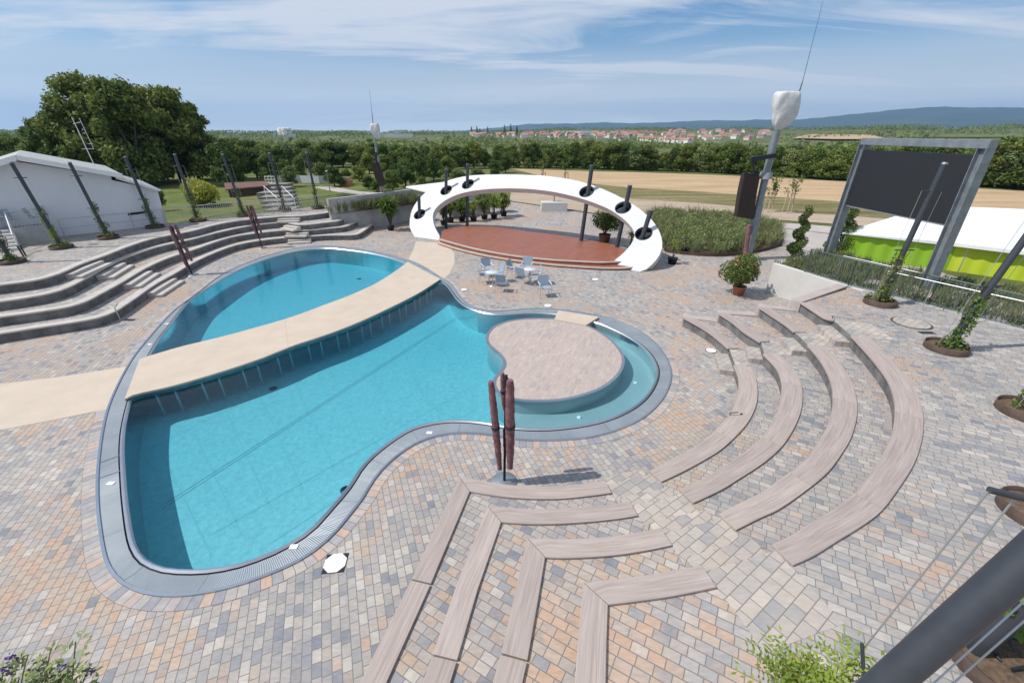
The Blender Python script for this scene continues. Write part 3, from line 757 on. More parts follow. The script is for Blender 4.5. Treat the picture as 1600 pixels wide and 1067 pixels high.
rail_far = Vector((16.2, 11.75, 0))
for i in range(4):
    z = (i + 1) * RS; af, bfi, cfi = fronts[i]
    poly = af + bfi + cfi
    bound = [Vector((13.72, 16.45, 0)), Vector((13.26, 18.0, 0)), Vector((13.6, 18.3, 0)), Vector((22, 14, 0)), Vector((23, 4, 0)), Vector((22, -7, 0)), Vector((af[0].x, -7.0, 0))]
    P2 = [(p.x, p.y) for p in poly + bound]
    nm = 'pavement_terrace'
    o = fill(nm, [Vector((x, y, 0)) for x, y in P2], [], z, PAVE_R, None, 'structure')
    mb = MB(); n = len(P2); zb = z - RS
    for k in range(n):
        a, b = P2[k], P2[(k + 1) % n]
        mb.add([(a[0], a[1], zb), (b[0], b[1], zb), (b[0], b[1], z), (a[0], a[1], z)], [(0, 1, 2, 3)])
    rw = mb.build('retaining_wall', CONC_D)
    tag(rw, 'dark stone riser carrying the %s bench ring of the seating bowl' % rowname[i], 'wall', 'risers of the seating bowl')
# header course behind the benches
for i in range(4):
    z = (i + 1) * RS
# aisles with half-height steps
def aisle(nm, label, key0, key1, bk0, bk1, depth):
    st = thing(nm, label, 'stairs', (ends[0][key0].x, ends[0][key0].y, 0), 'stairs of the seating bowl')
    for i in range(4):
        z = (i + 1) * RS; p, q = ends[i][key0], ends[i][key1]
        d = (q - p).normalized(); n = Vector((-d.y, d.x, 0))
        p = Vector((p.x, p.y, 0)); q = Vector((q.x, q.y, 0))
        mb = MB(); f0, f1 = p + n * depth, q + n * depth
        mb.prism([p, q, f1, f0], z - RS, z - RS / 2); bevel(mb.build('step', PAVE_B, st), .01)
        b0, b1 = p - n * .02, q - n * .02
        if i < 3:
            nx0, nx1 = ends[i + 1][key0], ends[i + 1][key1]
        else: nx0, nx1 = p - n * 1.1, q - n * 1.1
        mb = MB(); mb.add([(a.x, a.y, z + .004) for a in (p, q, Vector(nx1[:2] + (0,)) if False else nx1, nx0)], [(0, 1, 2, 3)])
        o = mb.build('landing', PAVE_B, st)
        bm = bmesh.new(); bm.from_mesh(o.data)
        for f in bm.faces:
            f.normal_update()
            if f.normal.z < 0: f.normal_flip()
        bm.to_mesh(o.data); bm.free()
aisle('stone_stairs', 'pale stone stairs between the L-shaped benches and the long curved benches', 0, 1, 4, 5, .38)
aisle('stone_stairs', 'pale stone stairs between the long curved benches and the short far benches', 2, 3, 6, 7, .42)
# beige forecourt below the lower aisle
p, q = ends[0][0], ends[0][1]
# stepped coping along the far edge of the bowl
cp = thing('stepped_coping', 'stepped stone coping rising from the deck to the concrete wall behind the oleander', 'coping', (7.3, 15.6, 0))
cs = [fronts[i][2][-1] for i in range(4)] + [Vector((13.5, 16.45, 0))]
for i in range(4):
    z = (i + 1) * RS; a, b = cs[i], cs[i + 1]; a = Vector((a.x, a.y, 0)); b = Vector((b.x, b.y, 0)); d = (b - a).normalized(); n = Vector((-d.y, d.x, 0)) * .36
    if n.y < 0: n = -n
    mb = MB(); mb.prism([a - d * .05, b - d * .05, b + n - d * .05, a + n - d * .05], -.01, z + .06); o = mb.build('coping_stone', mat('coping_board', (.43, .375, .345), .75, vary=.12, scale=3, stretch=(1, 3, 1)), cp); bevel(o, .012)

# ------------------------------------------------------------------ left-hand seating terraces
RL = .37
L_lip = [
 [(0,521),(75,509),(140,500),(155,497.5),(170,492.5),(190,480),(212,465),(225,456),(240,445),(275,426),(300,411),(325,399),(350,389),(375,381),(412,375),(450,371),(475,370),(512,367.5),(550,367.5),(560,366),(583,350)],
 [(0,495),(75,485),(120,477.5),(130,474),(150,462.5),(185,444),(200,435),(225,420),(250,408),(275,398.5),(300,391),(325,382),(350,373.5),(375,367.5),(412,363),(447,359.5),(475,360.5),(525,355.5),(540,354.5),(565,342)],
 [(0,471),(50,464),(90,456),(110,447.5),(147,427.5),(180,409),(205,399),(240,387),(275,379),(300,374),(325,367),(350,361),(392,352.5),(444,347.5),(470,352),(512,347),(530,345.5),(542,336)],
 [(0,445),(50,439),(65,437),(82,431),(105,422.5),(125,412.5),(162,400),(200,385),(237,373),(275,365.5),(300,361),(337,351),(375,344.5),(440,338),(465,338),(515,332),(525,329)]]
wallC = at(583, 352, 0)
backL = [Vector((-13.9, 37.6, 0)), Vector((-16.3, 36.6, 0)), at(380, 338, 4 * RL), at(261, 351, 4 * RL), at(100, 369, 4 * RL), Vector((-27.5, 22.6, 0)), Vector((-33, 20.5, 0)), Vector((-34, 10, 0))]
lipc = []
for i in range(4):
    z = (i + 1) * RL; L = ats(L_lip[i], z)
    L[16:17] = L[16:17]
    s0 = L[0] + (L[0] - L[1]).normalized() * 7
    cur = relax(resample(smooth([s0] + L, False, 4), 90), 3, False)
    lipc.append(cur)
endb = [Vector((-12.0, 35.8, 0)), Vector((-13.2, 36.6, 0))]
for i in range(4):
    z = (i + 1) * RL; cur = lipc[i]
    P2 = [(p.x, p.y) for p in cur + [Vector((-12.3, 37.2, 0))] + backL + [Vector((-34, cur[0].y - .6, 0))]] if i < 3 else [(p.x, p.y) for p in cur + backL + [Vector((-34, cur[0].y - .6, 0))]]
    fill('pavement_terrace', [Vector((x, y, 0)) for x, y in P2], [], z, PAVE_L, None, 'structure')
    lab = ['lowest curved stone seating step along the left side of the pool', 'second curved stone seating step above the pool on the left', 'third curved stone seating step above the pool on the left', 'top curved stone seating step below the row of climber poles'][i]
    t = thing('seating_step', lab, 'seating step', (cur[40].x, cur[40].y, z), 'curved seating steps on the left')
    zb = z - RL
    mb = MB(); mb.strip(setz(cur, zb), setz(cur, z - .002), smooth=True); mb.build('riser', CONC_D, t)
    ins = offset(cur, .34); out = offset(cur, -.03)
    mb = MB(); mb.strip(setz(out, z + .012), setz(ins, z + .012)); mb.strip(setz(out, z - .05), setz(out, z + .012)); mb.strip(setz(cur, z - .05), setz(out, z - .05)); mb.strip(setz(ins, z + .012), setz(ins, z - .002))
    mb.build('coping', COPE, t)
    if i < 4:
        mb = MB()
        nearest = [cur[k] for k in range(20, 80, 6)]
for i in range(4):
    pass
def flight(label, pxs, width, ns=2):
    st = thing('stone_stairs', label, 'stairs', (at(*pxs[0], 0).x, at(*pxs[0], 0).y, 0), 'stairs of the left seating steps')
    for i, (x, y) in enumerate(pxs):
        z = (i + 1) * RL; c = at(x, y, z); cur = lipc[i]
        k = min(range(len(cur) - 1), key=lambda j: (cur[j] - c).length); d = (cur[min(k + 2, 89)] - cur[max(k - 2, 0)]).normalized()
        n = Vector((d.y, -d.x, 0)); c = cur[k] if (cur[k] - c).length < 1 else c
        for s_ in range(ns):
            h = RL * (ns - s_) / (ns + 1); dp = .32 * (s_ + 1); d0 = .32 * s_
            a, b = c - d * width / 2, c + d * width / 2
            mb = MB(); mb.prism([a + n * d0, b + n * d0, b + n * (dp + .02), a + n * (dp + .02)], z - RL + .001, z - RL + h)
            bevel(mb.build('step', COPE, st), .012)
flight('long flight of small stone steps cutting diagonally through the seating steps on the left', [(245, 443), (207, 431), (168, 417), (121, 415)], 2.3)
flight('narrow flight of stone steps at the far bend of the seating steps', [(467, 370), (461, 360.5), (457, 349.5), (453, 338)], 1.5)

# ------------------------------------------------------------------ concrete walls at the far left corner
c0 = at(583, 352, 0); e0 = Vector((-14.1, 37.9, 0)); e1 = at(614, 348, 0); e2 = at(650, 343, 0)
mb = MB(); mb.obox(c0, e0, .25, -.02, 1.95); bevel(tag(mb.build('concrete_wall', CONC), 'grey concrete wall behind the seating steps with a lifebuoy on it', 'wall'), .015)
mb = MB(); mb.obox(c0 + Vector((.13, 0, 0)), e1, .25, -.02, 1.98); bevel(tag(mb.build('concrete_wall', CONC_L), 'bright concrete wall beside the potted palm at the end of the seating steps', 'wall'), .015)
tp = thing('plank_wall', 'grey wooden plank wall left of the white arch', 'wall', (e1.x, e1.y, 0)); dd = (e2 - e1); nn = 22
for k in range(nn):
    a = e1 + dd * (k / nn + .003); b = e1 + dd * ((k + 1) / nn - .003)
    mb = MB(); mb.obox(a, b, .06, .0, 1.62 + .02 * (k % 2)); mb.build('plank', mat('grey_plank%d' % (k % 3), (.20 + .03 * (k % 3), .19 + .03 * (k % 3), .20 + .03 * (k % 3)), .8, vary=.2, scale=5), tp)
mb = MB(); mb.obox(e1, e2, .12, 1.66, 1.72); mb.build('cap_rail', CONC_L, tp)
w0 = at(511, 311, 2.6); w1 = at(640, 296, 2.6)
mb = MB(); mb.obox(w0, w1, .25, 0, 2.6); bevel(tag(mb.build('concrete_wall', CONC), 'long concrete retaining wall behind the planted bed at the far left', 'wall'), .015)
bed = [Vector((-14.3, 38.1, 0)), c0 + Vector((.1, .3, 0)), e1 + Vector((.1, .2, 0)), e2 + Vector((0, .2, 0)), w1 + Vector((1, -.3, 0)), Vector((w0.x, w0.y - .2, 0))]
tag(fill('planted_bed', bed, [], 1.5, SOIL), 'raised soil bed between the concrete walls at the far left', 'planting bed')
# lifebuoy
lb = thing('lifebuoy', 'white ring lifebuoy hanging on the grey concrete wall', 'lifebuoy')
dn = (c0 - e0).normalized(); nrm = Vector((dn.y, -dn.x, 0)); nrm = nrm if nrm.dot(Vector((0, -1, 0))) > 0 else -nrm
dpt = ray(567, 333); tt = (c0 + nrm * .2 - Vector((0, 0, H))).dot(nrm) / dpt.dot(nrm); cb_ = Vector((0, 0, H)) + dpt * tt
lb.location = cb_
mb = MB(); nM, nm_ = 28, 8; vs = []
for a in range(nM):
    for b in range(nm_):
        A = 2 * PI * a / nM; B = 2 * PI * b / nm_; r = .29 + .075 * math.cos(B)
        vs.append(cb_ + dn * (r * math.cos(A)) + Vector((0, 0, 1)) * (r * math.sin(A)) + nrm * (.06 * math.sin(B)))
mb.add(vs, [(a * nm_ + b, ((a + 1) % nM) * nm_ + b, ((a + 1) % nM) * nm_ + (b + 1) % nm_, a * nm_ + (b + 1) % nm_) for a in range(nM) for b in range(nm_)], smooth=True)
mb.build('ring', WHITEP, lb)
for q in range(4):
    A = PI / 4 + q * PI / 2; c = cb_ + dn * (.29 * math.cos(A)) + Vector((0, 0, .29 * math.sin(A)))
    tg = -dn * math.sin(A) + Vector((0, 0, math.cos(A))); mb = MB(); mb.tube(c - tg * .035, c + tg * .035, .083, .083, 10); mb.build('band', mat('red_band', (.45, .12, .10), .6), lb)

# ------------------------------------------------------------------ white arch
O1 = at(655, 370); O2 = at(1005, 425)
eA = (O2 - O1).normalized(); nA = Vector((-eA.y, eA.x, 0)); SL = .81
nrmA = Vector((nA.x * -SL, nA.y * -SL, 1)).normalized()
def onarch(x, y):
    d = ray(x, y); o = Vector((0, 0, H)); t = (O1 - o).dot(nrmA) / d.dot(nrmA); return o + d * t
outA = [(645.5,366),(641,358),(640,350.5),(641,337),(646,323),(658.5,306.5),(675,293),(700,282),(730,275),(763,273),(807,273),(854,275),(895,281),(928,290),(961,304),(988.5,319),(1010.5,335.5),(1024,350.5),(1032.5,367),(1035,381),(1032.5,394.5),(1024,408),(1010.5,420.5),(999,425.5)]
inA = [(684.6,378.5),(688,370),(681,359),(676.5,345),(676.5,334),(683,323),(700,310.5),(724.5,301),(757.5,296),(790.5,294.5),(829,295.5),(862,299.5),(895,306.5),(922.5,315),(950,326),(969,338),(983,350.5),(990.7,361.5),(991,372.5),(983,386),(969,400),(954,411),(944.5,414.5)]
NA = 72
oc_ = resample(relax(smooth([onarch(*p) for p in outA], False, 4), 2, False), NA); ic_ = resample(relax(smooth([onarch(*p) for p in inA], False, 4), 2, False), NA)
oc_ = [Vector((p.x, p.y, max(p.z, .02))) for p in oc_]; ic_ = [Vector((p.x, p.y, max(p.z, .02))) for p in ic_]
oc_ = [onarch(648, 374)] + oc_[1:]; 
arch = thing('white_arch', 'huge tilted white ring arch spanning the round stage', 'arch', tuple((O1 + O2) / 2))
hole_px = [(655.5, 335, 1), (697, 297.5, 2), (731, 288, 3), (916.5, 299.5, 4), (973.5, 324.5, 5), (1005.5, 365, 6)]
def grid_pt(u, v): return ic_[0] if 0 else None
# surface with holes: triangulate in the arch plane
U = eA; V = nrmA.cross(eA).normalized()
def toP(p): q = p - O1; return (q.dot(U), q.dot(V))
def frP(a, b): return O1 + U * a + V * b
holes = []; hcs = []
for x, y, k in hole_px:
    c = onarch(x, y); a, b = toP(c); r = .50
    hcs.append(c); holes.append([(a + r * .95 * math.cos(2 * PI * j / 28), b + r * .95 * math.sin(2 * PI * j / 28)) for j in range(28)])
ol = [toP(p) for p in oc_ + ic_[::-1]]
bm = bmesh.new(); es = []
for loop in [ol] + holes:
    vs = [bm.verts.new(frP(*p)) for p in loop]; es += [bm.edges.new((vs[i], vs[(i + 1) % len(vs)])) for i in range(len(vs))]
bmesh.ops.triangle_fill(bm, use_beauty=True, edges=es)
bmesh.ops.recalc_face_normals(bm, faces=bm.faces)
for f in bm.faces:
    if f.normal.dot(nrmA) < 0: f.normal_flip()
TK = .16
r = bmesh.ops.extrude_face_region(bm, geom=bm.faces[:] + bm.edges[:] + bm.verts[:])
for g in r['geom']:
    if isinstance(g, bmesh.types.BMVert): g.co -= nrmA * TK
for v in bm.verts:
    if v.co.z < -.01: v.co.z = -.01
bmesh.ops.recalc_face_normals(bm, faces=bm.faces)
me = bpy.data.meshes.new('arch_shell'); o0 = wloc(arch)
for v in bm.verts: v.co -= o0
bm.to_mesh(me); bm.free(); me.materials.append(WHITE); link(bpy.data.objects.new('arch_shell', me), arch)
# deeper ribs under both rims so the ring reads as a hollow body
for nm2, crv, ins_ in (('outer_rim', oc_, .05), ('inner_rim', ic_, .05)):
    other = ic_ if crv is oc_ else oc_
    a0 = [p.lerp(q, .012) for p, q in zip(crv, other)]; b0 = [p.lerp(q, .05) for p, q in zip(crv, other)]
    dz = .42
    def dn_(L, d): return [p - nrmA * d if (p - nrmA * d).z > .0 else Vector(((p - nrmA * d).x, (p - nrmA * d).y, .0)) for p in L]
    mb = MB(); mb.strip(dn_(a0, TK - .01), dn_(a0, dz)); mb.strip(dn_(a0, dz), dn_(b0, dz)); mb.strip(dn_(b0, dz), dn_(b0, TK - .01)); mb.build(nm2, WHITE if crv is ic_ else CONC_L, arch)
mb = MB()
for j in range(1, NA - 1, 6):
    a, b = ic_[j] - nrmA * (TK + .12), oc_[j] - nrmA * (TK + .12)
    if min(a.z, b.z) > .15: mb.beam(a.lerp(b, .06), a.lerp(b, .94), .08, .2)
mb.build('arch_ribs', GALV, arch)
# hole collars
for (x, y, k), c in zip(hole_px, hcs):
    a, b = toP(c); L1_ = [frP(a + .475 * math.cos(2 * PI * j / 28), b + .475 * math.sin(2 * PI * j / 28)) for j in range(28)]
    mb = MB(); mb.strip([p + nrmA * .012 for p in L1_], [p - nrmA * (TK + .05) for p in L1_], True); L3 = [c + (p - c) * 1.07 for p in L1_]
    mb.strip([p + nrmA * .012 for p in L1_], [p + nrmA * .012 for p in L3], True); mb.build('hole_collar', ANTH, arch)
    cupr = [frP(a + .47 * math.cos(2 * PI * j / 28), b + .47 * math.sin(2 * PI * j / 28)) - nrmA * .34 for j in range(28)]
    mb = MB(); mb.strip([p + nrmA * .15 for p in cupr], cupr, True); mb.add(cupr, [tuple(range(28))]); mb.build('hole_cup', DARK, arch)
# six posts through the ring
tops = [(654.5, 306), (697, 265), (730.5, 257), (925, 259), (984.5, 290), (1017, 329)]
bases = [None, None, (730, 353), (908, 376), (964, 386), None]
desc = ['short post in the lower left hole of the white arch', 'post in the second hole from the left of the white arch', 'post in the upper left hole of the arch, foot at the stage back', 'tall post in the upper right hole of the white arch', 'leaning post in the middle hole of the right side of the arch', 'leaning post in the lowest hole of the right side of the arch']
for k, ((tx, ty), b, c) in enumerate(zip(tops, bases, hcs)):
    base = at(*b, .3) if b else Vector((c.x, c.y, 0))
    if not b: base = Vector((c.x - (.0), c.y, 0.0))
    # the top lies on the picture ray at the post's own distance
    top = atY(tx, ty, c.y if b is None else base.y * .5 + c.y * .5)
    rr = .12 if k in (0, 1, 2) else .135
    if b is None:
        v = (top - c); base = c - v * (c.z / max(.2, v.z))
        if (base - Vector((c.x, c.y, 0))).length > 1.2: base = Vector((c.x, c.y, 0))
    t = thing('arch_post', 'dark ' + desc[k], 'post', tuple(base), 'posts standing through the holes of the arch')
    mb = MB(); mb.tube(base, top, rr, rr, 16); mb.build('post', ANTH, t); mb = MB(); mb.tube(top, top + (top - base).normalized() * .03, rr * 1.02, rr * 1.02, 16); mb.build('cap', GALV, t)

# ------------------------------------------------------------------ round stage
stg = thing('round_stage', 'low round stage with red-brown boards and two pale-edged steps under the arch', 'stage', tuple(at(820, 385)))
SBK = ats([(690,366),(693,360),(716,354.6),(749,352.7),(780,355.5),(812.5,360),(860,366),(907,372.5),(940,379),(968,385.5),(990,394)], .3)
SFR = ats([(687,374),(704,379),(730,386),(757,392),(785,397),(812,401),(840,404),(868,406.5),(895,408),(920,409.3),(945,410),(975,408),(995,402)], .3)
S2 = ats([(684,379),(706,386.5),(730,393),(757,399),(785,404),(812,408),(840,411),(868,414),(895,416),(922,417.8),(950,419),(985,418),(1008,409)], .14)
sf = smooth(SFR, False, 4); sb_ = smooth(SBK, False, 4); s2 = smooth(S2, False, 4)
DK = mat('terracotta_decking', (.37, .125, .065), .42, color2=(.20, .07, .04), scale=2.2, bump=.3, bscale=20, stretch=(1, 6, 1))
mb = MB(); mb.prism(sb_ + sf[::-1], .0, .3); mb.build('platform', DK, stg)
mb = MB(); mb.prism(s2 + [sf[-1]] + sf[::-1] + [sf[0]] if False else s2 + sf[::-1], -.01, .14); mb.build('step', DK, stg)
for crv, z in ((sf, .3), (s2, .14)):
    a = offset(crv, .05); b = offset(crv, -.07)
    if abs(sum((p - sb_[len(sb_) // 2]).length for p in a)) < abs(sum((p - sb_[len(sb_) // 2]).length for p in b)): a, b = offset(crv, .12), offset(crv, -.02)
    else: a, b = offset(crv, -.12), offset(crv, .02)
    mb = MB(); mb.strip(setz(a, z + .012), setz(b, z + .012)); mb.strip(setz(b, z + .012), setz(b, z - .05)); mb.strip(setz(a, z + .012), setz(a, z - .01)); mb.build('step_edge', COPE, stg)

# ------------------------------------------------------------------ poles with climbers, planter rings
def mpp(p): return (p[1] * cT + (H - p[2]) * sT) / F      # metres per picture pixel at a point
def pole_set(bx, by, tx, ty, z, where, side, vine=.55, bars=(.84, .42), seed=0, ht=None, ring=.5, dens=1.0):
    b = at(bx, by, z); tp = atY(tx, ty, b.y)
    if ht: tp = b + (tp - b).normalized() * ht
    g = 'dark poles with climbing plants ' + side
    t = thing('climber_pole', 'dark slanted ' + where, 'pole', tuple(b), g)
    mb = MB(); mb.tube(b, tp, .085, .085, 14); mb.build('pole', ANTH, t)
    mb = MB(); mb.tube(tp, tp + (tp - b).normalized() * .06, .09, .07, 12); mb.build('cap', GALV, t)
    ax = (tp - b); ex = Vector((1, 0, 0)) * .33
    for kk in bars:
        c = b + ax * kk; mb = MB(); mb.tube(c - ex, c + ex, .022, .022, 8); mb.build('crossbar', ANTH, t)
    c1 = b + ax * bars[0]
    for s_ in (-1, 1):
        mb = MB(); mb.tube(c1 + ex * s_, b + ex * s_ * .9 + Vector((0, 0, .1)), .007, .007, 5); mb.build('wire', STEEL_R, t)
    r = thing('planter_ring', 'rusty steel ' + where.replace('pole', 'planter ring'), 'planter', tuple(b), 'planter rings ' + side)
    mb = MB(); mb.lathe(b, [(ring, -.01), (ring, .17), (ring - .02, .17), (ring - .02, .05)], 28); mb.build('ring', RUST, r)
    mb = MB(); mb.lathe(b, [(0, .12), (ring * .6, .11), (ring - .02, .08)], 24); mb.build('soil', SOIL, r)
    rg = random.Random(seed); C = []; Rr = []
    for k in range(int(14 * dens)):
        u = (k / (14 * dens)) * vine; p = b + ax * u + Vector((rg.uniform(-.16, .16), rg.uniform(-.12, .12), .05)); C.append(p); q = rg.uniform(.1, .2) * (1.1 - u); Rr.append((q, q, q * 1.4))
    for k in range(4): C.append(b + Vector((rg.uniform(-.3, .3), rg.uniform(-.3, .3), .22))); Rr.append((.16, .16, .13))
    t2 = thing('climbing_plant', 'green ' + where.replace('pole', 'climber on wires'), 'climbing plant', tuple(b), 'climbing plants ' + side)
    leaves('leaves', C, Rr, int(650 * dens), .045, [LEAF_B if seed % 2 else LEAF][0], t2, seed=seed)
    mb = MB()
    for s_ in (-1, 0, 1):
        pts = [b + Vector((s_ * .2, rg.uniform(-.1, .1), .1))] + [b + ax * (vine * k / 5) + Vector((s_ * .15 + rg.uniform(-.06, .06), rg.uniform(-.08, .08), 0)) for k in range(1, 6)]
        mb.path(pts, .010, 5)
    mb.build('stem', BARK, t2)
ZL = 4 * RL; ZR = 4 * RS
WL = ['pole at the left picture edge, nearest on the terrace', 'pole in front of the white house steps', 'pole in front of the blank white house wall', 'pole by the small window of the white house',
      'pole by the railing, left of the yellow bush', 'pole by the railing, right of the yellow bush', 'pole beside the hillside stairs', 'pole at the far end of the left railing']
for k, (bx, by, tx, ty) in enumerate([(20, 411, -72, 262), (97, 388, 18, 255), (170, 373, 109, 255), (243, 356, 196, 246), (310, 346, 273, 242), (382, 338, 348, 242), (445, 330, 421, 240), (497, 326, 479, 239)]):
    pole_set(bx, by, tx, ty, ZL, WL[k], 'on the left terrace', vine=.5 if k != 6 else .75, seed=k)
WR = ['pole in front of the black screen', 'pole right of the screen beside the round cover', 'pole at the right picture edge, halfway down']
for k, (bx, by, tx, ty, ht) in enumerate([(1374, 475, 1485, 237, 4.7), (1477, 546, 1582, 400, 4.6), (1602, 646, 1730, 500, 4.6)]):
    pole_set(bx, by, tx, ty, ZR, WR[k], 'on the right terrace', vine=.42, bars=(.83, .42), seed=20 + k, ht=ht, dens=1.2)
# near right corner
nb = at(1516, 1024, ZR); d2 = atT(1600, 954, 4.55) - nb
t = thing('climber_pole', 'dark steel pole rising from the big planter ring in the bottom right corner', 'pole', tuple(nb), 'dark poles with climbing plants on the right terrace')
mb = MB(); mb.tube(nb, nb + d2.normalized() * 3.2, .085, .085, 16); mb.build('pole', ANTH, t)
for dx in (-.12, .14):
    pass
r = thing('planter_ring', 'large rusty planter ring with bark mulch in the bottom right corner', 'planter', tuple(at(1568, 1050, ZR)), 'planter rings on the right terrace')
cR = at(1578, 1040, ZR); mb = MB(); mb.lathe(cR, [(.62, -.01), (.62, .2), (.595, .2), (.595, .08)], 40); mb.build('ring', RUST, r); mb = MB(); mb.lathe(cR, [(0, .15), (.4, .14), (.6, .10)], 30); mb.build('soil', SOIL, r)
mb = MB(); rg = random.Random(5)
for k in range(8):
    a = rg.uniform(0, 6.28); q = cR + Vector((rg.uniform(-.35, .25), rg.uniform(-.3, .3), .2)); mb.tube(q, q + Vector((math.cos(a) * .22, math.sin(a) * .22, rg.uniform(-.03, .06))), .016, .012, 6)
mb.build('drip_hose', DARK, r)
t = thing('climbing_plant', 'leafy climber growing in the big ring in the bottom right corner', 'climbing plant', tuple(cR), 'climbing plants on the right terrace')
C = [cR + Vector((rg.uniform(-.1, .5), rg.uniform(-.35, .3), .3 + .3 * rg.random())) for _ in range(10)] + [nb + d2.normalized() * u + Vector((-.05, .1, 0)) for u in (1.0, 1.3, 1.6)]
leaves('leaves', C, [(.14, .14, .1)] * len(C), 700, .05, LEAF_B, t, seed=9)
mb = MB(); mb.path([cR + Vector((-.2, .1, .15)), cR + Vector((0, .2, .5)), cR + Vector((.2, .25, .9))], .012, 6); mb.build('stem', BARK, t)
r = thing('planter_ring', 'rusty planter ring cut by the right picture edge above the crossbar', 'planter', tuple(at(1616, 802, ZR)), 'planter rings on the right terrace')
cR2 = at(1622, 806, ZR); mb = MB(); mb.lathe(cR2, [(.5, -.01), (.5, .17), (.48, .17), (.48, .05)], 30); mb.build('ring', RUST, r); mb = MB(); mb.lathe(cR2, [(0, .12), (.48, .08)], 24); mb.build('soil', SOIL, r)
pa, pb = atT(1612, 868, 2.1), atT(1385, 1067, 2.45); dd = (pb - pa)
t = thing('climber_pole', 'thick dark steel pole crossing the bottom right corner in front of everything', 'pole', tuple(pa + dd * 2.9), 'dark poles with climbing plants on the right terrace')
mb = MB(); mb.tube(pa - dd * .35, pa + dd * 2.9, .083, .083, 32); mb.build('pole', ANTH, t)
mb = MB(); ca = atT(1546, 765, 2.3); cb2 = atT(1610, 781, 2.27); mb.tube(ca, cb2 + (cb2 - ca) * 1.5, .019, .019, 14); mb.build('crossbar', ANTH, t)
for (x0, y0, t0, x1, y1, t1) in ((1544, 768, 2.3, 1350, 1012, 2.95), (1585, 779, 2.29, 1347, 1080, 2.9), (1640, 866, 2.5, 1480, 1000, 2.9), (1700, 848, 2.3, 1440, 1084, 2.6), (1700, 882, 2.3, 1470, 1084, 2.6)):
    mb = MB(); a, b = atT(x0, y0, t0), atT(x1, y1, t1); mb.tube(a, a + (b - a) * 1.15, .0052, .0052, 8); mb.build('wire', STEEL_R, t)
mb = MB(); a, b = atT(1347, 1005, 2.93), atT(1352, 1110, 2.93); mb.tube(a, b, .012, .012, 8); mb.build('wire_holder', ANTH, t)

# leafy sprays near the camera
def spray(root, tip, n, leaflet, m, parent, rg, name='leaves', pinn=True, spread=1.0):
    "shoot with compound leaves"
    q = []; pts = []
    N_ = 12; bow = Vector((rg.uniform(-.05, .05), rg.uniform(-.05, .05), .06))
    for k in range(N_ + 1):
        u = k / N_; pts.append(root.lerp(tip, u) + bow * (4 * u * (1 - u)))
    for k in range(n):
        u = .15 + .85 * k / n; p = root.lerp(tip, u) + bow * (4 * u * (1 - u))
        ax = Vector((rg.gauss(0, 1), rg.gauss(0, 1), rg.uniform(-.1, .9))).normalized(); Ln = leaflet * rg.uniform(4, 6.5) * spread
        side = ax.cross(Vector((0, 0, 1)));
        if side.length < .1: continue
        side.normalize(); up_ = side.cross(ax)
        m_ = 6 if pinn else 1
        for j in range(m_):
            c = p + ax * (Ln * (j + 1) / m_) - Vector((0, 0, 1)) * (Ln * .3 * ((j + 1) / m_) ** 2)
            for s_ in (-1, 1):
                d = (side * s_ + ax * .6 + up_ * rg.uniform(-.2, .3)).normalized(); w2 = d.cross(up_).normalized() * leaflet * .2; L_ = leaflet * rg.uniform(.8, 1.15)
                q.append([c, c + d * L_ * .45 + w2, c + d * L_, c + d * L_ * .45 - w2])
        c = p + ax * Ln; q.append([c, c + ax * leaflet * .45 + side * leaflet * .2, c + ax * leaflet, c + ax * leaflet * .45 - side * leaflet * .2])
    return q, pts
rg = random.Random(11)
t = thing('wisteria_shoots', 'bright green feathery climber shoots at the bottom edge below the big pole', 'climbing plant', tuple(atT(1290, 1120, 2.95)))
Q_ = []; mb = MB()
for (x, y, tt_) in ((1222, 1010, 2.9), (1205, 1035, 3.0), (1245, 1040, 2.85), (1262, 1050, 2.8), (1300, 1030, 2.95), (1330, 1005, 2.9), (1338, 1020, 3.0), (1312, 1046, 2.8), (1210, 1062, 2.9), (1280, 1066, 2.9), (1345, 1050, 3.0), (1325, 1062, 2.9), (1240, 1066, 2.9), (1230, 1030, 2.95), (1250, 1022, 3.0), (1310, 1015, 3.05)):
    q, pts = spray(atT(1285 + rg.uniform(-30, 30), 1150, 2.95), atT(x, y + 26, tt_), 12, .05, LEAF_B, t, rg); Q_ += q; mb.path(pts, .004, 5)
quads('leaves', np.array([[tuple(v) for v in f] for f in Q_]), LEAF_B, t); mb.build('stem', mat('green_stem', (.16, .15, .05), .7), t)
t = thing('flowering_shrub', 'purple-flowered shrub with pointed green leaves in the bottom left corner', 'shrub', tuple(at(40, 1150, .0)))
Q_ = []; mb = MB(); P_ = []
for (x, y) in ((118, 1002), (80, 1012), (44, 1022), (136, 1050), (20, 1030), (60, 1040), (100, 1045), (92, 1060), (5, 1050), (30, 1058), (140, 1066), (70, 1066), (10, 1070), (120, 1062), (48, 1066)):
    tip = atT(x, y, 4.3 + rg.uniform(-.2, .2)); root = atT(50 + (x - 50) * .7, 1190, 4.4); q, pts = spray(root, tip, 26, .085, LEAF_G, t, rg, pinn=False, spread=.16); Q_ += q; mb.path(pts, .006, 5); mb.path([root, Vector((root.x * .97, root.y * .96, root.z * .5)), Vector((-2.95 + rg.uniform(-.15, .15), 1.55 + rg.uniform(-.15, .15), 0))], .012, 5)
    if x in (20, 136, 92, 60, 5, 100):
        for k in range(26): c = tip + Vector((rg.gauss(0, .025), rg.gauss(0, .025), rg.uniform(-.06, .08))); a = Vector((rg.gauss(0, 1), rg.gauss(0, 1), rg.gauss(0, 1))).normalized() * .022; b = a.orthogonal().normalized() * .014; P_.append([c - a, c - b, c + a, c + b])
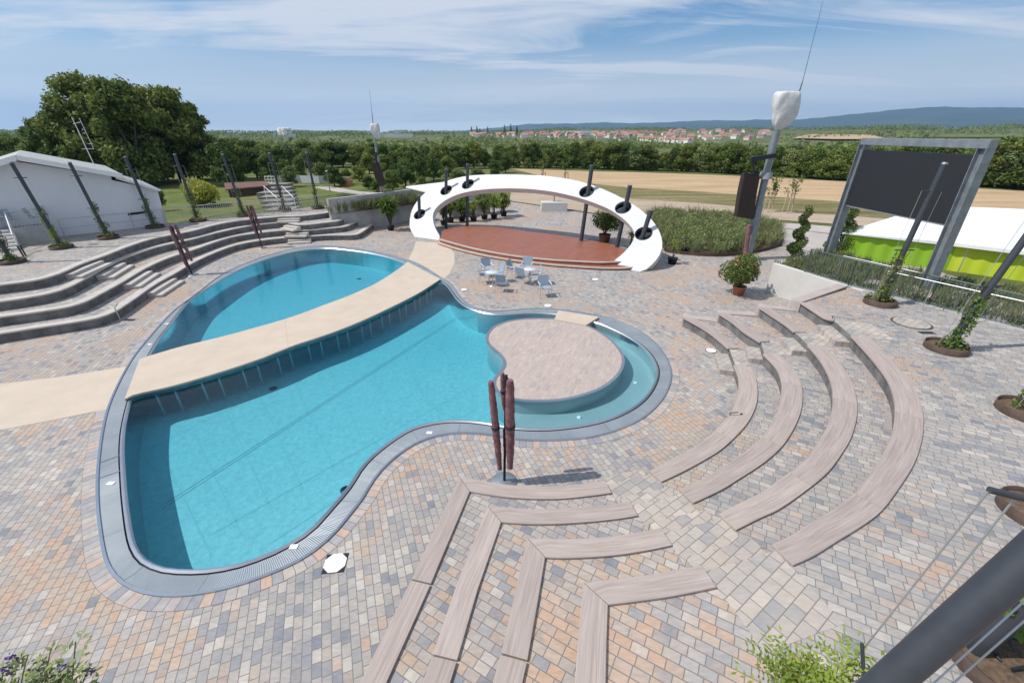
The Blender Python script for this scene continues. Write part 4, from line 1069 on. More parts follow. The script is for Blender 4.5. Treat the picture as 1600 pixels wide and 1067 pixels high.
quads('leaves', np.array([[tuple(v) for v in f] for f in Q_]), LEAF_G, t); quads('flowers', np.array([[tuple(v) for v in f] for f in P_]), PURP, t, 'stuff'); mb.build('stem', mat('green_stem', (.16, .15, .05)), t)

# ------------------------------------------------------------------ railings
def railing(pts, h, label, group=None, mt=STEEL_R, step=.13, post=1.6, z0=.06, extra=None, bar=.014):
    t = thing('railing', label, 'railing', tuple(pts[0]), group); L = 0
    mbB = MB()
    for a, b in zip(pts, pts[1:]):
        ln = (b - a).length; d = (b - a).normalized()
        mb = MB(); mb.tube(a + Vector((0, 0, h)), b + Vector((0, 0, h)), .022, .022, 8); mb.build('top_rail', mt, t)
        mb = MB(); mb.tube(a + Vector((0, 0, z0)), b + Vector((0, 0, z0)), .016, .016, 6); mb.build('bottom_rail', mt, t)
        if step:
            for k in range(int(ln / step)): p = a + d * (k * step + step / 2); mbB.tube(p + Vector((0, 0, z0)), p + Vector((0, 0, h)), bar, bar, 5, False)
        n = max(1, int(ln / post))
        for k in range(n + 1): p = a + d * (ln * k / n); mb = MB(); mb.tube(p, p + Vector((0, 0, h)), .024, .024, 8); mb.build('post', mt, t)
    if mbB.v: mbB.build('balusters', mt, t)
    return t
up3 = Vector((0, 0, 1))
railing(ats([(262, 351), (380, 338), (510, 325.5)], ZL), 1.02, 'grey metal railing with thin upright bars along the far left terrace edge', 'terrace railings')
railing([p + Vector((.25, -.25, 0)) for p in ats([(102, 369), (258, 351)], ZL)], 1.0, 'thin metal railing with only two horizontal rails before the white house', None, step=0, z0=.5)
RP = ats([(1257, 425), (1325, 446), (1450, 476), (1620, 520)], ZR + .03)
railing(RP, 1.02, 'metal railing with slanting-looking green-grey bars along the right terrace edge', 'terrace railings', mat('green_grey_bar', (.10, .14, .13), .5, .3), bar=.018)
hr = thing('handrail', 'pair of thin pale handrails behind the right terrace railing', 'handrail', tuple(RP[1]))
for a, b, dz in (((1318, 400), (1640, 471), 0), ((1388, 424), (1640, 480), 0)):
    pa_, pb_ = at(*a, ZR + 1.0), at(*b, ZR + 1.0); mb = MB(); mb.tube(pa_, pb_, .02, .02, 8)
    for k in range(4): q = pa_.lerp(pb_, k / 3); mb.tube(q, Vector((q.x, q.y, .9)), .015, .015, 6)
    mb.build('rail', STEEL_R, hr)
mb = MB(); A_ = [Vector((p.x, p.y, 0)) for p in RP[1:]]; mb.strip(setz(offset(A_, .10), ZR + .035), setz(offset(A_, -.12), ZR + .035)); mb.strip(setz(offset(A_, -.12), ZR + .035), setz(offset(A_, -.12), ZR)); mb.strip(setz(offset(A_, .10), 0), setz(offset(A_, .10), ZR + .035))
tag(mb.build('kerb', CONC), 'concrete kerb under the right terrace railing', 'kerb')
# pale concrete wall behind the oleander
WA = at(1208, 411, 1.43); WB = at(1325, 447, 1.43)
cw = thing('concrete_wall', 'smooth pale concrete wall behind the oleander, topped by the right railing', 'wall', (WA.x, WA.y, 0))
dW = Vector((WB.x - WA.x, WB.y - WA.y, 0)).normalized(); nW = Vector((-dW.y, dW.x, 0)); nW = nW if nW.x > 0 else -nW
a0_, b0_ = Vector((WA.x, WA.y, 0)), Vector((WB.x, WB.y, 0)); b0_ = b0_ + dW * .6
mb = MB(); mb.prism([a0_, b0_, b0_ + nW * .22, a0_ + nW * .22], -.01, 1.43); bevel(mb.build('wall_face', CONC_L, cw), .015)
rt = at(1250, 402, 1.43); e_ = Vector((rt.x, rt.y, 0))
mb = MB(); mb.obox(a0_ + nW * .22, e_, .2, -.01, 1.40); mb.build('wall_return', CONC_L, cw)
bedp = [a0_ + nW * .2, e_] + [Vector((p.x, p.y, 0)) for p in ats([(1275, 397), (1303, 397), (1400, 424), (1500, 444), (1640, 466)], 1.3)] + [Vector((RP[-1].x + .1, RP[-1].y + .1, 0)), Vector((RP[1].x + .15, RP[1].y + .1, 0))]
bo = MB(); bo.prism(bedp, -.01, 1.30); tag(bo.build('planted_bed', SOIL), 'soil bed with grasses beyond the right terrace railing', 'planting bed')
def grass(name, poly, n, h, m, seed, z, label=None, wd=.02, lean=.35, parent=None):
    rg = np.random.default_rng(seed); P0 = np.array([(p[0], p[1]) for p in poly]); mn, mx = P0.min(0), P0.max(0); pts = []
    while len(pts) < n:
        c = mn + rg.random((n, 2)) * (mx - mn); ins = np.zeros(len(c), bool); j = len(P0) - 1
        for i in range(len(P0)):
            cond = ((P0[i, 1] > c[:, 1]) != (P0[j, 1] > c[:, 1])); xs = (P0[j, 0] - P0[i, 0]) * (c[:, 1] - P0[i, 1]) / (P0[j, 1] - P0[i, 1] + 1e-12) + P0[i, 0]
            ins ^= cond & (c[:, 0] < xs); j = i
        pts += list(c[ins])
    c = np.array(pts[:n]); k = n // 14; tc_ = c[:k]; idx = rg.integers(0, k, n); base = tc_[idx] + rg.normal(size=(n, 2)) * .07
    a = rg.random(n) * 2 * PI; ln = (h * (.6 + .6 * rg.random(k)))[idx] * (.7 + .4 * rg.random(n)); le = lean * ln * rg.random(n) * 1.5
    b3 = np.column_stack([base, np.full(n, z)]); tip = b3 + np.column_stack([np.cos(a) * le, np.sin(a) * le, ln]); mid = (b3 + tip) / 2 + np.column_stack([-np.cos(a) * le * .15, -np.sin(a) * le * .15, ln * .08])
    a2 = rg.random(n) * 2 * PI; s = np.column_stack([np.cos(a2), np.sin(a2), np.zeros(n)]) * wd
    q = np.stack([b3 - s, mid - s * .9, tip, mid + s * .9], 1); o = quads(name, q, m, parent)
    if label: o['label'] = label
    if not parent: o['kind'] = 'stuff'
    return o
GRS = leaf_mat('grass_blades', (.09, .12, .05), (.20, .23, .11), .6, .3)
GRS2 = leaf_mat('grass_blades_dry', (.20, .18, .09), (.12, .16, .06), .5, .3)
grass('ornamental_grass', bedp, 7000, .42, GRS, 3, 1.29)
grass('ornamental_grass', bed, 12000, .9, GRS, 4, 1.5)

# ------------------------------------------------------------------ round grass bed right of the arch
GB = ats([(1030, 372), (1040, 392), (1078, 399), (1130, 401), (1178, 396), (1217, 385), (1222, 372), (1205, 358), (1150, 347), (1080, 340), (1030, 338), (1010, 345), (1020, 358)])
gbs = smooth(GB, True, 4)
gt = thing('bed_edging', 'low dark steel edging round the big grass bed right of the arch', 'bed edging', tuple(GB[3]))
mb = MB(); e2_ = offset(gbs, .04, True); mb.strip(setz(gbs, 0), setz(gbs, .2), True); mb.strip(setz(gbs, .2), setz(e2_, .2), True); mb.strip(setz(e2_, .2), setz(e2_, 0), True); mb.build('edging', RUST, gt)
fill('soil', gbs, [], .12, SOIL, gt)
grass('ornamental_grass', gbs, 9000, .8, GRS, 5, .12, wd=.024, lean=.6)
C_ = [Vector((sum(p.x for p in gbs) / len(gbs), sum(p.y for p in gbs) / len(gbs), 0))]; rgb = random.Random(4)
CC = [C_[0].lerp(gbs[rgb.randrange(len(gbs))], rgb.random() ** .5 * .93) + Vector((0, 0, rgb.uniform(.35, .75))) for _ in range(230)]
leaves('bed_plants', CC, [(rgb.uniform(.25, .6),) * 2 + (rgb.uniform(.25, .5),) for _ in CC], 34000, .055, LEAF_G, None, seed=12, shell=.3, kind='stuff')
grass('ornamental_grass', gbs, 3500, 1.15, GRS2, 6, .12, wd=.02, lean=.7)

# ------------------------------------------------------------------ LED screen on its steel frame
lb_, rb_ = at(1292, 402, 1.25), at(1444, 457, 1.25)
lt_, rt_ = atY(1354, 224, lb_.y), atY(1549, 223, rb_.y)
topz = (lt_.z + rt_.z) / 2
scr = thing('outdoor_screen', 'big black outdoor screen in a tall grey steel portal frame', 'outdoor screen', tuple((lb_ + rb_) / 2))
dS = Vector((rb_.x - lb_.x, rb_.y - lb_.y, 0)).normalized(); nS = Vector((dS.y, -dS.x, 0)); nS = nS if nS.x < 0 else -nS
def onv(p0, n, x, y):
    d = ray(x, y); o = Vector((0, 0, H)); return o + d * ((p0 - o).dot(n) / d.dot(n))
lt_ = onv(lb_, nS, 1354, 224); rt_ = onv(lb_, nS, 1545, 222); tz = (lt_.z + rt_.z) / 2
for b, tt_ in ((lb_, lt_), (rb_, rt_)):
    T_ = Vector((b.x * .25 + tt_.x * .75, b.y * .25 + tt_.y * .75, tz)); mb = MB()
    mb.beam(b, T_, .30, .05, tuple(nS)); w_ = dS * .15
    for s_ in (-1, 1): mb.beam(b + nS * .0 + w_ * s_, T_ + w_ * s_, .03, .36, tuple(nS))
    bevel(mb.build('frame_leg', GALV, scr), .006)
mb = MB(); a = Vector((lt_.x, lt_.y, tz)) - dS * .15; b = Vector((rt_.x, rt_.y, tz)) + dS * .2; mb.beam(a, b, .34, .28, (0, 0, 1)); bevel(mb.build('frame_beam', GALV, scr), .01)
cor = [onv(lb_ , nS, *p) for p in ((1353, 236), (1532, 240), (1482, 348), (1324, 323))]
ztop = (cor[0].z + cor[1].z) / 2; zbot = (cor[2].z + cor[3].z) / 2
xl = (cor[0] + cor[3]) / 2; xr = (cor[1] + cor[2]) / 2
mb = MB(); mb.obox(xl, xr, .18, zbot, ztop); mb.build('screen_panel', SCRN, scr)
mb = MB(); mb.obox(xl, xr, .20, zbot - .05, zbot - .003); mb.build('panel_trim', STEEL_R, scr)
mb = MB()
for k in range(1, 6): q = xl.lerp(xr, k / 6) - nS * .14; mb.beam((q.x, q.y, zbot), (q.x, q.y, ztop), .05, .08)
mb.build('panel_back_struts', DARK, scr)

# ------------------------------------------------------------------ marquee with white roof, lime walls
tent = thing('marquee', 'lime green party tent with a white roof behind the screen frame', 'tent', tuple(at(1450, 372, 1.2)))
EZ = 1.55
EV = [at(1316, 364, EZ), at(1478, 378, EZ), at(1720, 407, EZ)]
RG = [at(1405, 336, 2.5), at(1515, 323.5, 2.75), at(1700, 331, 2.75)]
BK = [EV[0] + (RG[0] - EV[0]) * 1.7, RG[1] * 2 - EV[1], RG[2] * 2 - EV[2]]
BK = [Vector((p.x, p.y, EZ)) for p in BK]
mb = MB(); mb.add([EV[0], EV[1], RG[1], RG[0]], [(0, 1, 2, 3)]); mb.add([EV[1], EV[2], RG[2], RG[1]], [(0, 1, 2, 3)]); mb.add([EV[0], RG[0], BK[0]], [(0, 1, 2)]); mb.add([RG[0], RG[1], BK[1], BK[0]], [(0, 1, 2, 3)]); mb.add([RG[1], RG[2], BK[2], BK[1]], [(0, 1, 2, 3)])
mb.build('roof', ROOFW, tent)
def down(a, b, z1=2.3, z0=-.02, ins=.15):
    m_ = MB(); m_.add([(a.x, a.y, z0), (b.x, b.y, z0), (b.x, b.y, z1), (a.x, a.y, z1)], [(0, 1, 2, 3)]); return m_
q0 = EV[0].lerp(RG[0], .08); q1 = EV[1].lerp(RG[1], .05); q2 = EV[2].lerp(RG[2], .05); q15 = q1.lerp(q2, .18); q3 = BK[0].lerp(RG[0], .08)
def folded(a, b, m, nm, amp=.05, n=40):
    L_ = []; d = (b - a); nn_ = Vector((-d.y, d.x, 0)).normalized()
    for k in range(n + 1): L_.append(a + d * (k / n) + nn_ * amp * math.sin(k * 1.1) * (1 if 0 < k < n else 0))
    m_ = MB(); m_.strip(setz(L_, -.02), setz(L_, EZ + .03), smooth=True); m_.build(nm, m, tent)
folded(q0, q1.lerp(q15, .5), GREENT, 'side_wall', .03); folded(q1.lerp(q15, .5), q2, YELT, 'side_wall', .03); folded(q3, q0, GREENT, 'side_wall', .03)
mb = MB(); mb.add([EV[0] + Vector((0, 0, 0)), EV[1], EV[1] - up3 * .18, EV[0] - up3 * .05], [(0, 1, 2, 3)]); mb.add([EV[1], EV[2], EV[2] - up3 * .18, EV[1] - up3 * .18], [(0, 1, 2, 3)]); mb.build('valance', ROOFW, tent)
for q in (q0, q1, q15, q2): mb = MB(); mb.tube((q.x, q.y, 0), (q.x, q.y, EZ), .04, .04, 8); mb.build('tent_pole', STEEL_R, tent)

# ------------------------------------------------------------------ masts with speakers and covered heads
def mast(bx, by, top, label, cover, ant, arm, spk, roll, r0, r1, lab2):
    b = at(bx, by, 0); T_ = atY(*top, b.y); t = thing('speaker_mast', label, 'mast', tuple(b), 'tall loudspeaker masts')
    m1 = b.lerp(T_, .45); mb = MB(); mb.tube(b, m1, r0, r0 * .9, 8); mb.tube(m1, T_, r0 * .72, r1, 8); mb.build('mast_tube', GALV, t)
    mb = MB(); m2 = b.lerp(T_, .72); d = (T_ - b).normalized(); mb.tube(m2 - d * .45, m2 - d * .1, r0 * 1.45, r0 * 1.2, 8); mb.build('collar', mat('grey_box', (.26, .27, .30), .6), t)
    k = mpp(T_); secs = []
    rg = random.Random(2)
    for (x, y, wx) in cover:
        c = atY(x, y, b.y); R = wx * k / 2; s_ = []; am = min(1, .25 + len(secs) * .25)
        for j in range(36):
            a = 2 * PI * j / 36; q = abs(math.cos(a)) ** 4 + abs(math.sin(a)) ** 4; rr = R / q ** .25 * .92 * (1 + am * (.07 * math.sin(5 * a + y * .13) + .05 * math.sin(11 * a + y * .25)))
            s_.append(c + Vector((rr * math.cos(a), rr * .62 * math.sin(a), .01 * math.sin(3 * a))))
        secs.append(s_)
    mb = MB()
    for a, c in zip(secs, secs[1:]): mb.strip(a, c, True, smooth=True)
    mb.add(secs[0], [tuple(range(36))]); cv_ = mb.build('cover', FABW, t); bm = bmesh.new(); bm.from_mesh(cv_.data); bmesh.ops.remove_doubles(bm, verts=bm.verts, dist=.001); bm.to_mesh(cv_.data); bm.free(); ss_ = cv_.modifiers.new('s', 'SUBSURF'); ss_.levels = ss_.render_levels = 2
    mb = MB(); a0, a1, a2 = [atY(x, y, b.y) for x, y in ant]; mb.tube(a0, a1, .03, .022, 6); mb.tube(a1, a2, .013, .006, 6)
    mb.build('antenna', DARK, t)
    if arm:
        A = [atY(x, y, b.y - .25) for x, y in arm]; mb = MB(); mb.beam(A[0], A[1], .2, .22); mb.build('bracket_arm', DARK, t)
        mb = MB(); mb.tube(A[2], A[3], .09, .05, 8); mb.build('hanger', DARK, t)
    S = [[atY(x, y, b.y - .3) for x, y in row] for row in spk]; mb = MB(); dpv = Vector((0, .42, 0))
    for (l0, r0_), (l1, r1_) in zip(S, S[1:]):
        v = [l0, r0_, r1_, l1] + [p + dpv for p in (l0, r0_, r1_, l1)]; mb.add(v, [(0, 3, 2, 1), (4, 5, 6, 7), (0, 4, 7, 3), (1, 2, 6, 5)])
    l0, r0_ = S[0]; mb.add([l0, r0_, r0_ + dpv, l0 + dpv], [(0, 1, 2, 3)]); l0, r0_ = S[-1]; mb.add([l0, r0_, r0_ + dpv, l0 + dpv], [(3, 2, 1, 0)])
    s_ = thing('line_array_speaker', lab2, 'loudspeaker', tuple(S[0][0]), 'covered line array loudspeakers'); bevel(mb.build('fabric_cover', SPKF, s_), .04)
    mb = MB(); l0, r0_ = S[0]; mb.beam(l0 + dpv / 2 + Vector((.02, 0, .05)), r0_ + dpv / 2 + Vector((-.02, 0, .05)), .3, .08); mb.build('rigging_frame', DARK, s_)
    if roll:
        for (x0, y0, x1, y1, w_) in roll:
            mb = MB(); p0, p1 = atY(x0, y0, b.y - .4), atY(x1, y1, b.y - .4); mb.tube(p0, p1, w_ * mpp(p0) / 2, w_ * mpp(p1) / 2, 10); mb.build('rolled_fabric', MAUVE, t)
    return t
mast(1166, 405, (1213, 205), 'tall grey mast with a big white tarpaulin-wrapped head, right of the arch',
     [(1232, 143, 30), (1231, 145, 38), (1230, 153, 41), (1228, 165, 41), (1226, 178, 37), (1223, 188, 33), (1219, 197, 22), (1216, 203, 9)], [(1247, 150), (1254, 128), (1286, 2)],
     [(1212, 243), (1173, 249), (1176, 250), (1178, 272)], [[(1163, 273), (1188, 276)], [(1157, 300), (1183, 303)], [(1151, 339), (1177, 343)]], [(1171, 352, 1164, 402, 7)], .27, .21,
     'dark brown covered speaker hanging from the mast right of the arch')
mast(603, 350, (583, 197), 'slim grey mast with small white-covered head behind the plank wall, left of the arch',
     [(585, 193, 10), (585, 195, 15), (586, 203, 16), (588, 211, 13), (590, 217, 6)], [(583, 194), (581, 175), (577, 140)],
     [(590, 240), (587, 241), (587, 242), (588, 256)], [[(580, 256), (591, 256)], [(582, 266), (594, 265)], [(586, 279), (598, 277)], [(593, 292), (602, 289)]], [(596, 298, 602, 324, 4), (600, 298, 605, 324, 4)], .13, .10,
     'curved dark speaker hanging from the slim mast left of the arch')

# ------------------------------------------------------------------ closed parasols
def parasol(b, rolls, top, label, rad, polr=.03):
    t = thing('closed_parasol', label, 'parasol', tuple(b), 'closed mauve parasols')
    T_ = atY(*top, b.y); mb = MB(); mb.tube(b, T_, polr, polr, 10); mb.build('pole', DARK, t)
    mb = MB(); mb.lathe(b, [(0, .04), (.28, .03), (.3, 0)], 20); mb.build('base_plate', GALV, t)
    for (x0, y0, x1, y1, dy, kr) in rolls:
        p0, p1 = atY(x0, y0, b.y + dy), atY(x1, y1, b.y + dy); secs = []; ax = (p1 - p0).normalized(); u = ax.orthogonal().normalized(); v = ax.cross(u)
        n = 40
        for k in range(n + 1):
            s_ = k / n; r = rad * kr * (.75 + .35 * math.sin(PI * min(1, s_ * 1.1)) ** .5) * (1 + .035 * math.sin(k * 2.1)); c = p0.lerp(p1, s_)
            secs.append([c + u * (r * math.cos(a) * (1 + .07 * math.sin(3 * a + k * .8))) + v * (r * math.sin(a) * (1 + .1 * math.cos(2 * a + k * 1.3))) for a in [2 * PI * j / 14 for j in range(14)]])
        mb = MB()
        for A, B in zip(secs, secs[1:]): mb.strip(A, B, True, smooth=True)
        mb.add(secs[0], [tuple(range(14))]); mb.add(secs[-1], [tuple(reversed(range(14)))]); mb.build('rolled_canopy', MAUVE, t)
        mb = MB(); q = p0.lerp(p1, .5); mb.tube(q - ax * .03, q + ax * .03, rad * kr * 1.3, rad * kr * 1.3, 12); mb.build('strap', DARK, t)
    mb = MB(); c = b.lerp(T_, .93); mb.tube(c - up3 * .1, c + up3 * .12, .05, .05, 10); mb.build('hub', BLACK, t); mb = MB(); c = b.lerp(T_, .45); mb.tube(c - up3 * .25, c + up3 * .2, .045, .045, 10); mb.build('slider', BLACK, t)
    return t
cb3 = at(788, 752, 0)
parasol(cb3, [(767, 596, 781, 732, -.05, 1), (797, 594, 797, 730, -.1, 1.25), (785, 582, 788, 640, .12, .7)], (791, 586), 'large closed parasol with mauve rolls standing by the lowest L-shaped bench', .07)
parasol(at(301, 430, 0), [(264, 352, 295, 422, 0, 1), (273, 351, 300, 408, .2, .9)], (268, 354), 'closed parasol leaning at the bend of the seating steps, nearer the left edge', .085, .04)
parasol(at(410, 388, 0), [(385, 321, 403, 372, 0, 1), (393, 321, 409, 366, .2, .9)], (390, 321), 'closed parasol before the seating steps near the narrow far stairs', .085, .04)

# ------------------------------------------------------------------ patio chairs on the deck
def chair():
    t = thing('patio_chair', 'x', 'chair', (0, 0, 0), 'blue-grey patio chairs between stage and pool')
    def T(pts, name, r=.013, m=STEEL_R): mb = MB(); mb.path([Vector(p) for p in pts], r, 6); return mb.build(name, m, t)
    mb = MB(); mb.box(-.25, .25, -.24, .24, .44, .46); bevel(mb.build('seat', BLUEC, t), .01)
    mb = MB(); mb.beam((0, .25, .50), (0, .36, .92), .48, .02, (0, 1, 0)); bevel(mb.build('backrest', BLUEC, t), .01)
    for s_ in (-1, 1):
        T([(s_ * .27, -.25, 0), (s_ * .27, -.23, .64)], 'leg'); T([(s_ * .27, .30, 0), (s_ * .27, .22, .45), (s_ * .27, .36, .94)], 'leg')
        T([(s_ * .27, -.23, .64), (s_ * .27, .29, .66)], 'armrest', .018, WHITEP)
    T([(-.27, -.24, .43), (.27, -.24, .43)], 'stretcher'); T([(-.27, .36, .94), (.27, .36, .94)], 'stretcher')
    return t
ch0 = chair()
CH_ = [(762, 432, 20, 'leftmost patio chair of the group, rearmost on its side'), (757, 442, 100, 'patio chair at the left front corner of the left cluster'), (776, 441, -60, 'patio chair in the middle of the left cluster'), (784, 455, 170, 'patio chair at the front of the left cluster'),
       (803, 434, 60, 'patio chair at the left of the right cluster'), (823, 430, -10, 'rearmost patio chair of the right cluster'), (818, 443, 140, 'patio chair in the middle of the right cluster, near its front'), (835, 444, -80, 'patio chair on the right of the right cluster, set back'), (851, 463, 10, 'frontmost patio chair, alone at the right of the group')]
for k, (x, y, a, lb2) in enumerate(CH_):
    p = at(x, y, 0)
    if k == 0: ch0.location = p; ch0.rotation_euler = (0, 0, R_(a)); ch0['label'] = lb2
    else: copy_tree(ch0, p, lb2, R_(a))

for x, y, lb2 in ((770, 446, 'small round pale table in the middle of the left chair cluster'), (828, 441, 'small round pale table in the middle of the right chair cluster')):
    c = at(x, y, 0); t = thing('patio_table', lb2, 'table', tuple(c), 'small patio tables on the deck'); mb = MB(); mb.lathe(c, [(0, .72), (.34, .72), (.35, .70), (.34, .69), (0, .69)], 24); mb.build('table_top', mat('pale_table', (.58, .60, .62), .4), t)
    mb = MB(); mb.tube(c, c + up3 * .69, .025, .025, 8); mb.lathe(c, [(0, .03), (.2, .02), (.21, 0)], 16); mb.build('pedestal', STEEL_R, t)
# ------------------------------------------------------------------ covers, grates, small stands on the deck
def cover(x, y, z, r, label, sq=False, cat='manhole cover'):
    c = at(x, y, z); t = thing('floor_cover', label, cat, tuple(c))
    if sq:
        a = R_(45); vs = [(c.x + r * 1.3 * math.cos(a + PI / 2 * k + .1), c.y + r * 1.3 * math.sin(a + PI / 2 * k + .1)) for k in range(4)]; mb = MB(); mb.prism(vs, z, z + .012); mb.build('frame', DARK, t)
        vs = [(c.x + r * .97 * math.cos(PI / 4 * k + .5), c.y + r * .97 * math.sin(PI / 4 * k + .5)) for k in range(8)]
    else:
        mb = MB(); mb.lathe(c, [(0, .006), (r * 1.12, .006), (r * 1.14, 0)], 24); mb.build('frame', DARK if r < .4 else RUST, t); vs = [(c.x + r * math.cos(2 * PI * k / 24), c.y + r * math.sin(2 * PI * k / 24)) for k in range(24)]
    mb = MB(); mb.prism(vs, z + .005, z + .022); mb.build('lid', WHITEP if r < .4 else PAVE_B, t)
cover(524, 880, 0, .21, 'octagonal white cover in a dark square frame on the deck by the pool', True)
cover(1111, 548, 0, .17, 'round white cover on the deck right of the round pool end')
cover(856, 478, 0, .17, 'round white cover on the deck behind the round island')
cover(725, 453, 0, .16, 'white cover on the deck at the end of the footbridge')
cover(930, 437, 0, .17, 'white cover on the deck in front of the arch')
cover(1424, 505, ZR, .48, 'large round pale cover on the right terrace')
for x, y, z, lb2 in ((1448, 520, ZR, 'narrow dark floor grate beside the large round cover'), (146, 382, ZL, 'small dark floor grate before the white house wall'), (203, 500, 0, 'small dark floor grate beside the lowest left seating step')):
    c = at(x, y, z); mb = MB(); mb.box(c.x - .22, c.x + .22, c.y - .09, c.y + .09, z, z + .008); tag(mb.build('floor_grate', DARK), lb2, 'grate')
p0 = at(1136, 668, 0); t = thing('deck_lamp', 'bent dark metal stand with a triangular head beside the innermost curved bench', 'lamp', tuple(p0))
p1 = atY(1141, 645, p0.y); p2 = atY(1153, 644, p0.y); mb = MB(); mb.path([p0, p1, p2], .012, 8); mb.build('stand', DARK, t)
mb = MB(); c = atY(1157, 650, p0.y); v = [c + Vector((-.07, 0, -.03)), c + Vector((.07, 0, -.03)), c + Vector((.04, .02, .09)), c + Vector((-.02, .12, -.02))]; mb.add(v, [(0, 1, 2), (0, 2, 3), (1, 3, 2), (0, 3, 1)]); mb.build('head', ANTH, t)
p0 = at(188, 500, 0); t = thing('foot_shower', 'thin Y-shaped metal stand at the lowest seating step on the left', 'stand', tuple(p0)); c = atY(179, 481, p0.y); mb = MB(); mb.tube(p0, c, .022, .022, 8); mb.build('stem', STEEL_R, t); mb = MB(); mb.tube(c, atY(170, 479, p0.y), .018, .018, 6); mb.tube(c, atY(184, 474, p0.y), .018, .018, 6); mb.build('head', STEEL_R, t)
p0 = at(37, 401, ZL); t = thing('bollard_stand', 'low dark double post stand with a yellow hose beside the leftmost planter ring', 'stand', tuple(p0))
for dx in (0, .14): mb = MB(); mb.tube(p0 + Vector((dx, 0, 0)), p0 + Vector((dx - .05, 0, .55)), .035, .035, 8); mb.build('post', DARK, t)
mb = MB(); mb.path(ats([(40, 401), (48, 396), (56, 393), (65, 391)], ZL + .03), .015, 5); mb.build('hose', mat('yellow_hose', (.5, .42, .1), .6), t)

# ------------------------------------------------------------------ white house at the left
hA, hB = at(100, 369, ZL), at(261, 351, ZL); dH = Vector((hB.x - hA.x, hB.y - hA.y, 0)).normalized(); nH = Vector((dH.y, -dH.x, 0)); nH = nH if nH.y < 0 else -nH
def onH(x, y, off=0): return onv(hA + nH * off, nH, x, y)
def wallpoly(pts, off, thick, m, name, parent):
    P3 = [onH(x, y, off) for x, y in pts]; n = len(P3); v = P3 + [p - nH * thick for p in P3]; mb = MB()
    mb.add(v, [tuple(range(n)), tuple(reversed(range(n, 2 * n)))] + [(i, n + i, n + (i + 1) % n, (i + 1) % n) for i in range(n)]); o = mb.build(name, m, parent)
    bm = bmesh.new(); bm.from_mesh(o.data); bmesh.ops.recalc_face_normals(bm, faces=bm.faces); bm.to_mesh(o.data); bm.free(); return o
hs = thing('white_house', 'white gabled house with pale roof edge at the left behind the terrace', 'house', tuple(hA))
wallpoly([(-90, 394), (180, 361), (174, 276), (22, 252), (-90, 285)], 0, 9, HOUSEW, 'wall', hs)
wallpoly([(177, 362), (261, 351.5), (246, 297), (172, 281)], .02, 7, HOUSEW, 'annex_wall', hs)
RFE = mat('pale_roof', (.42, .42, .41), .7, vary=.15, scale=2)
def roof(a, b, th, off, depth, name):
    "sloping roof slab along the wall from picture point a to b"
    p, q = onH(*a, off), onH(*b, off); v = [p, q, q - nH * depth, p - nH * depth]; mb = MB(); v2 = [x - up3 * th for x in v]
    mb.add(v + v2, [(0, 1, 2, 3), (7, 6, 5, 4), (0, 4, 5, 1), (1, 5, 6, 2), (2, 6, 7, 3), (3, 7, 4, 0)]); o = mb.build(name, RFE, hs)
    mb = MB(); mb.beam(p + nH * .03 - up3 * th * .5, q + nH * .03 - up3 * th * .5, .05, th * 1.1); mb.build('fascia', WHITE, o)
    o2 = [c for c in col.objects if c.name.startswith('fascia')][-1]; o2.location = -Vector((0, 0, 0))
def roof2(a, b, th, off, depth):
    p, q = onH(*a, off), onH(*b, off); v = [p, q, q - nH * depth, p - nH * depth]; mb = MB(); v2 = [x - up3 * th for x in v]
    mb.add(v + v2, [(0, 1, 2, 3), (7, 6, 5, 4), (0, 4, 5, 1), (1, 5, 6, 2), (2, 6, 7, 3), (3, 7, 4, 0)]); mb.build('roof', RFE, hs)
    mb = MB(); mb.beam(p + nH * .035 - up3 * th * .5, q + nH * .035 - up3 * th * .5, .05, th * 1.2); mb.build('fascia', WHITEP, hs)
roof2((24, 243), (190, 272), .22, .7, 10); roof2((24.4, 243), (-95, 280), .22, .7, 10); roof2((180, 276), (250, 296), .12, .35, 7.5)
wallpoly([(200, 333), (229, 329.5), (228, 333), (200, 337)], .06, .05, BLACK, 'vent_slot', hs)
wallpoly([(-60, 330), (-20, 326), (-24, 300), (-64, 303)], .04, .03, DARK, 'window', hs)
# rooftop aerial
ab_ = onH(149, 262, -3); t = thing('roof_aerial', 'white ladder-like aerial mast on the white house roof against the big tree', 'aerial', tuple(ab_))
tp_ = onH(112, 183, -3); mb = MB(); mb.tube(ab_, tp_, .022, .02, 8); mb.build('mast', WHITEP, t); tp2 = onH(124, 185, -3); b2 = onH(146, 232, -3)
mb = MB(); mb.tube(b2, tp2, .013, .013, 6)
for (x0, y0, x1, y1) in ((114, 194, 126, 191), (129, 209, 134, 208), (137, 225, 145, 225), (128, 233, 147, 233)): mb.tube(onH(x0, y0, -3), onH(x1, y1, -3), .012, .012, 6)
mb.build('elements', WHITEP, t)
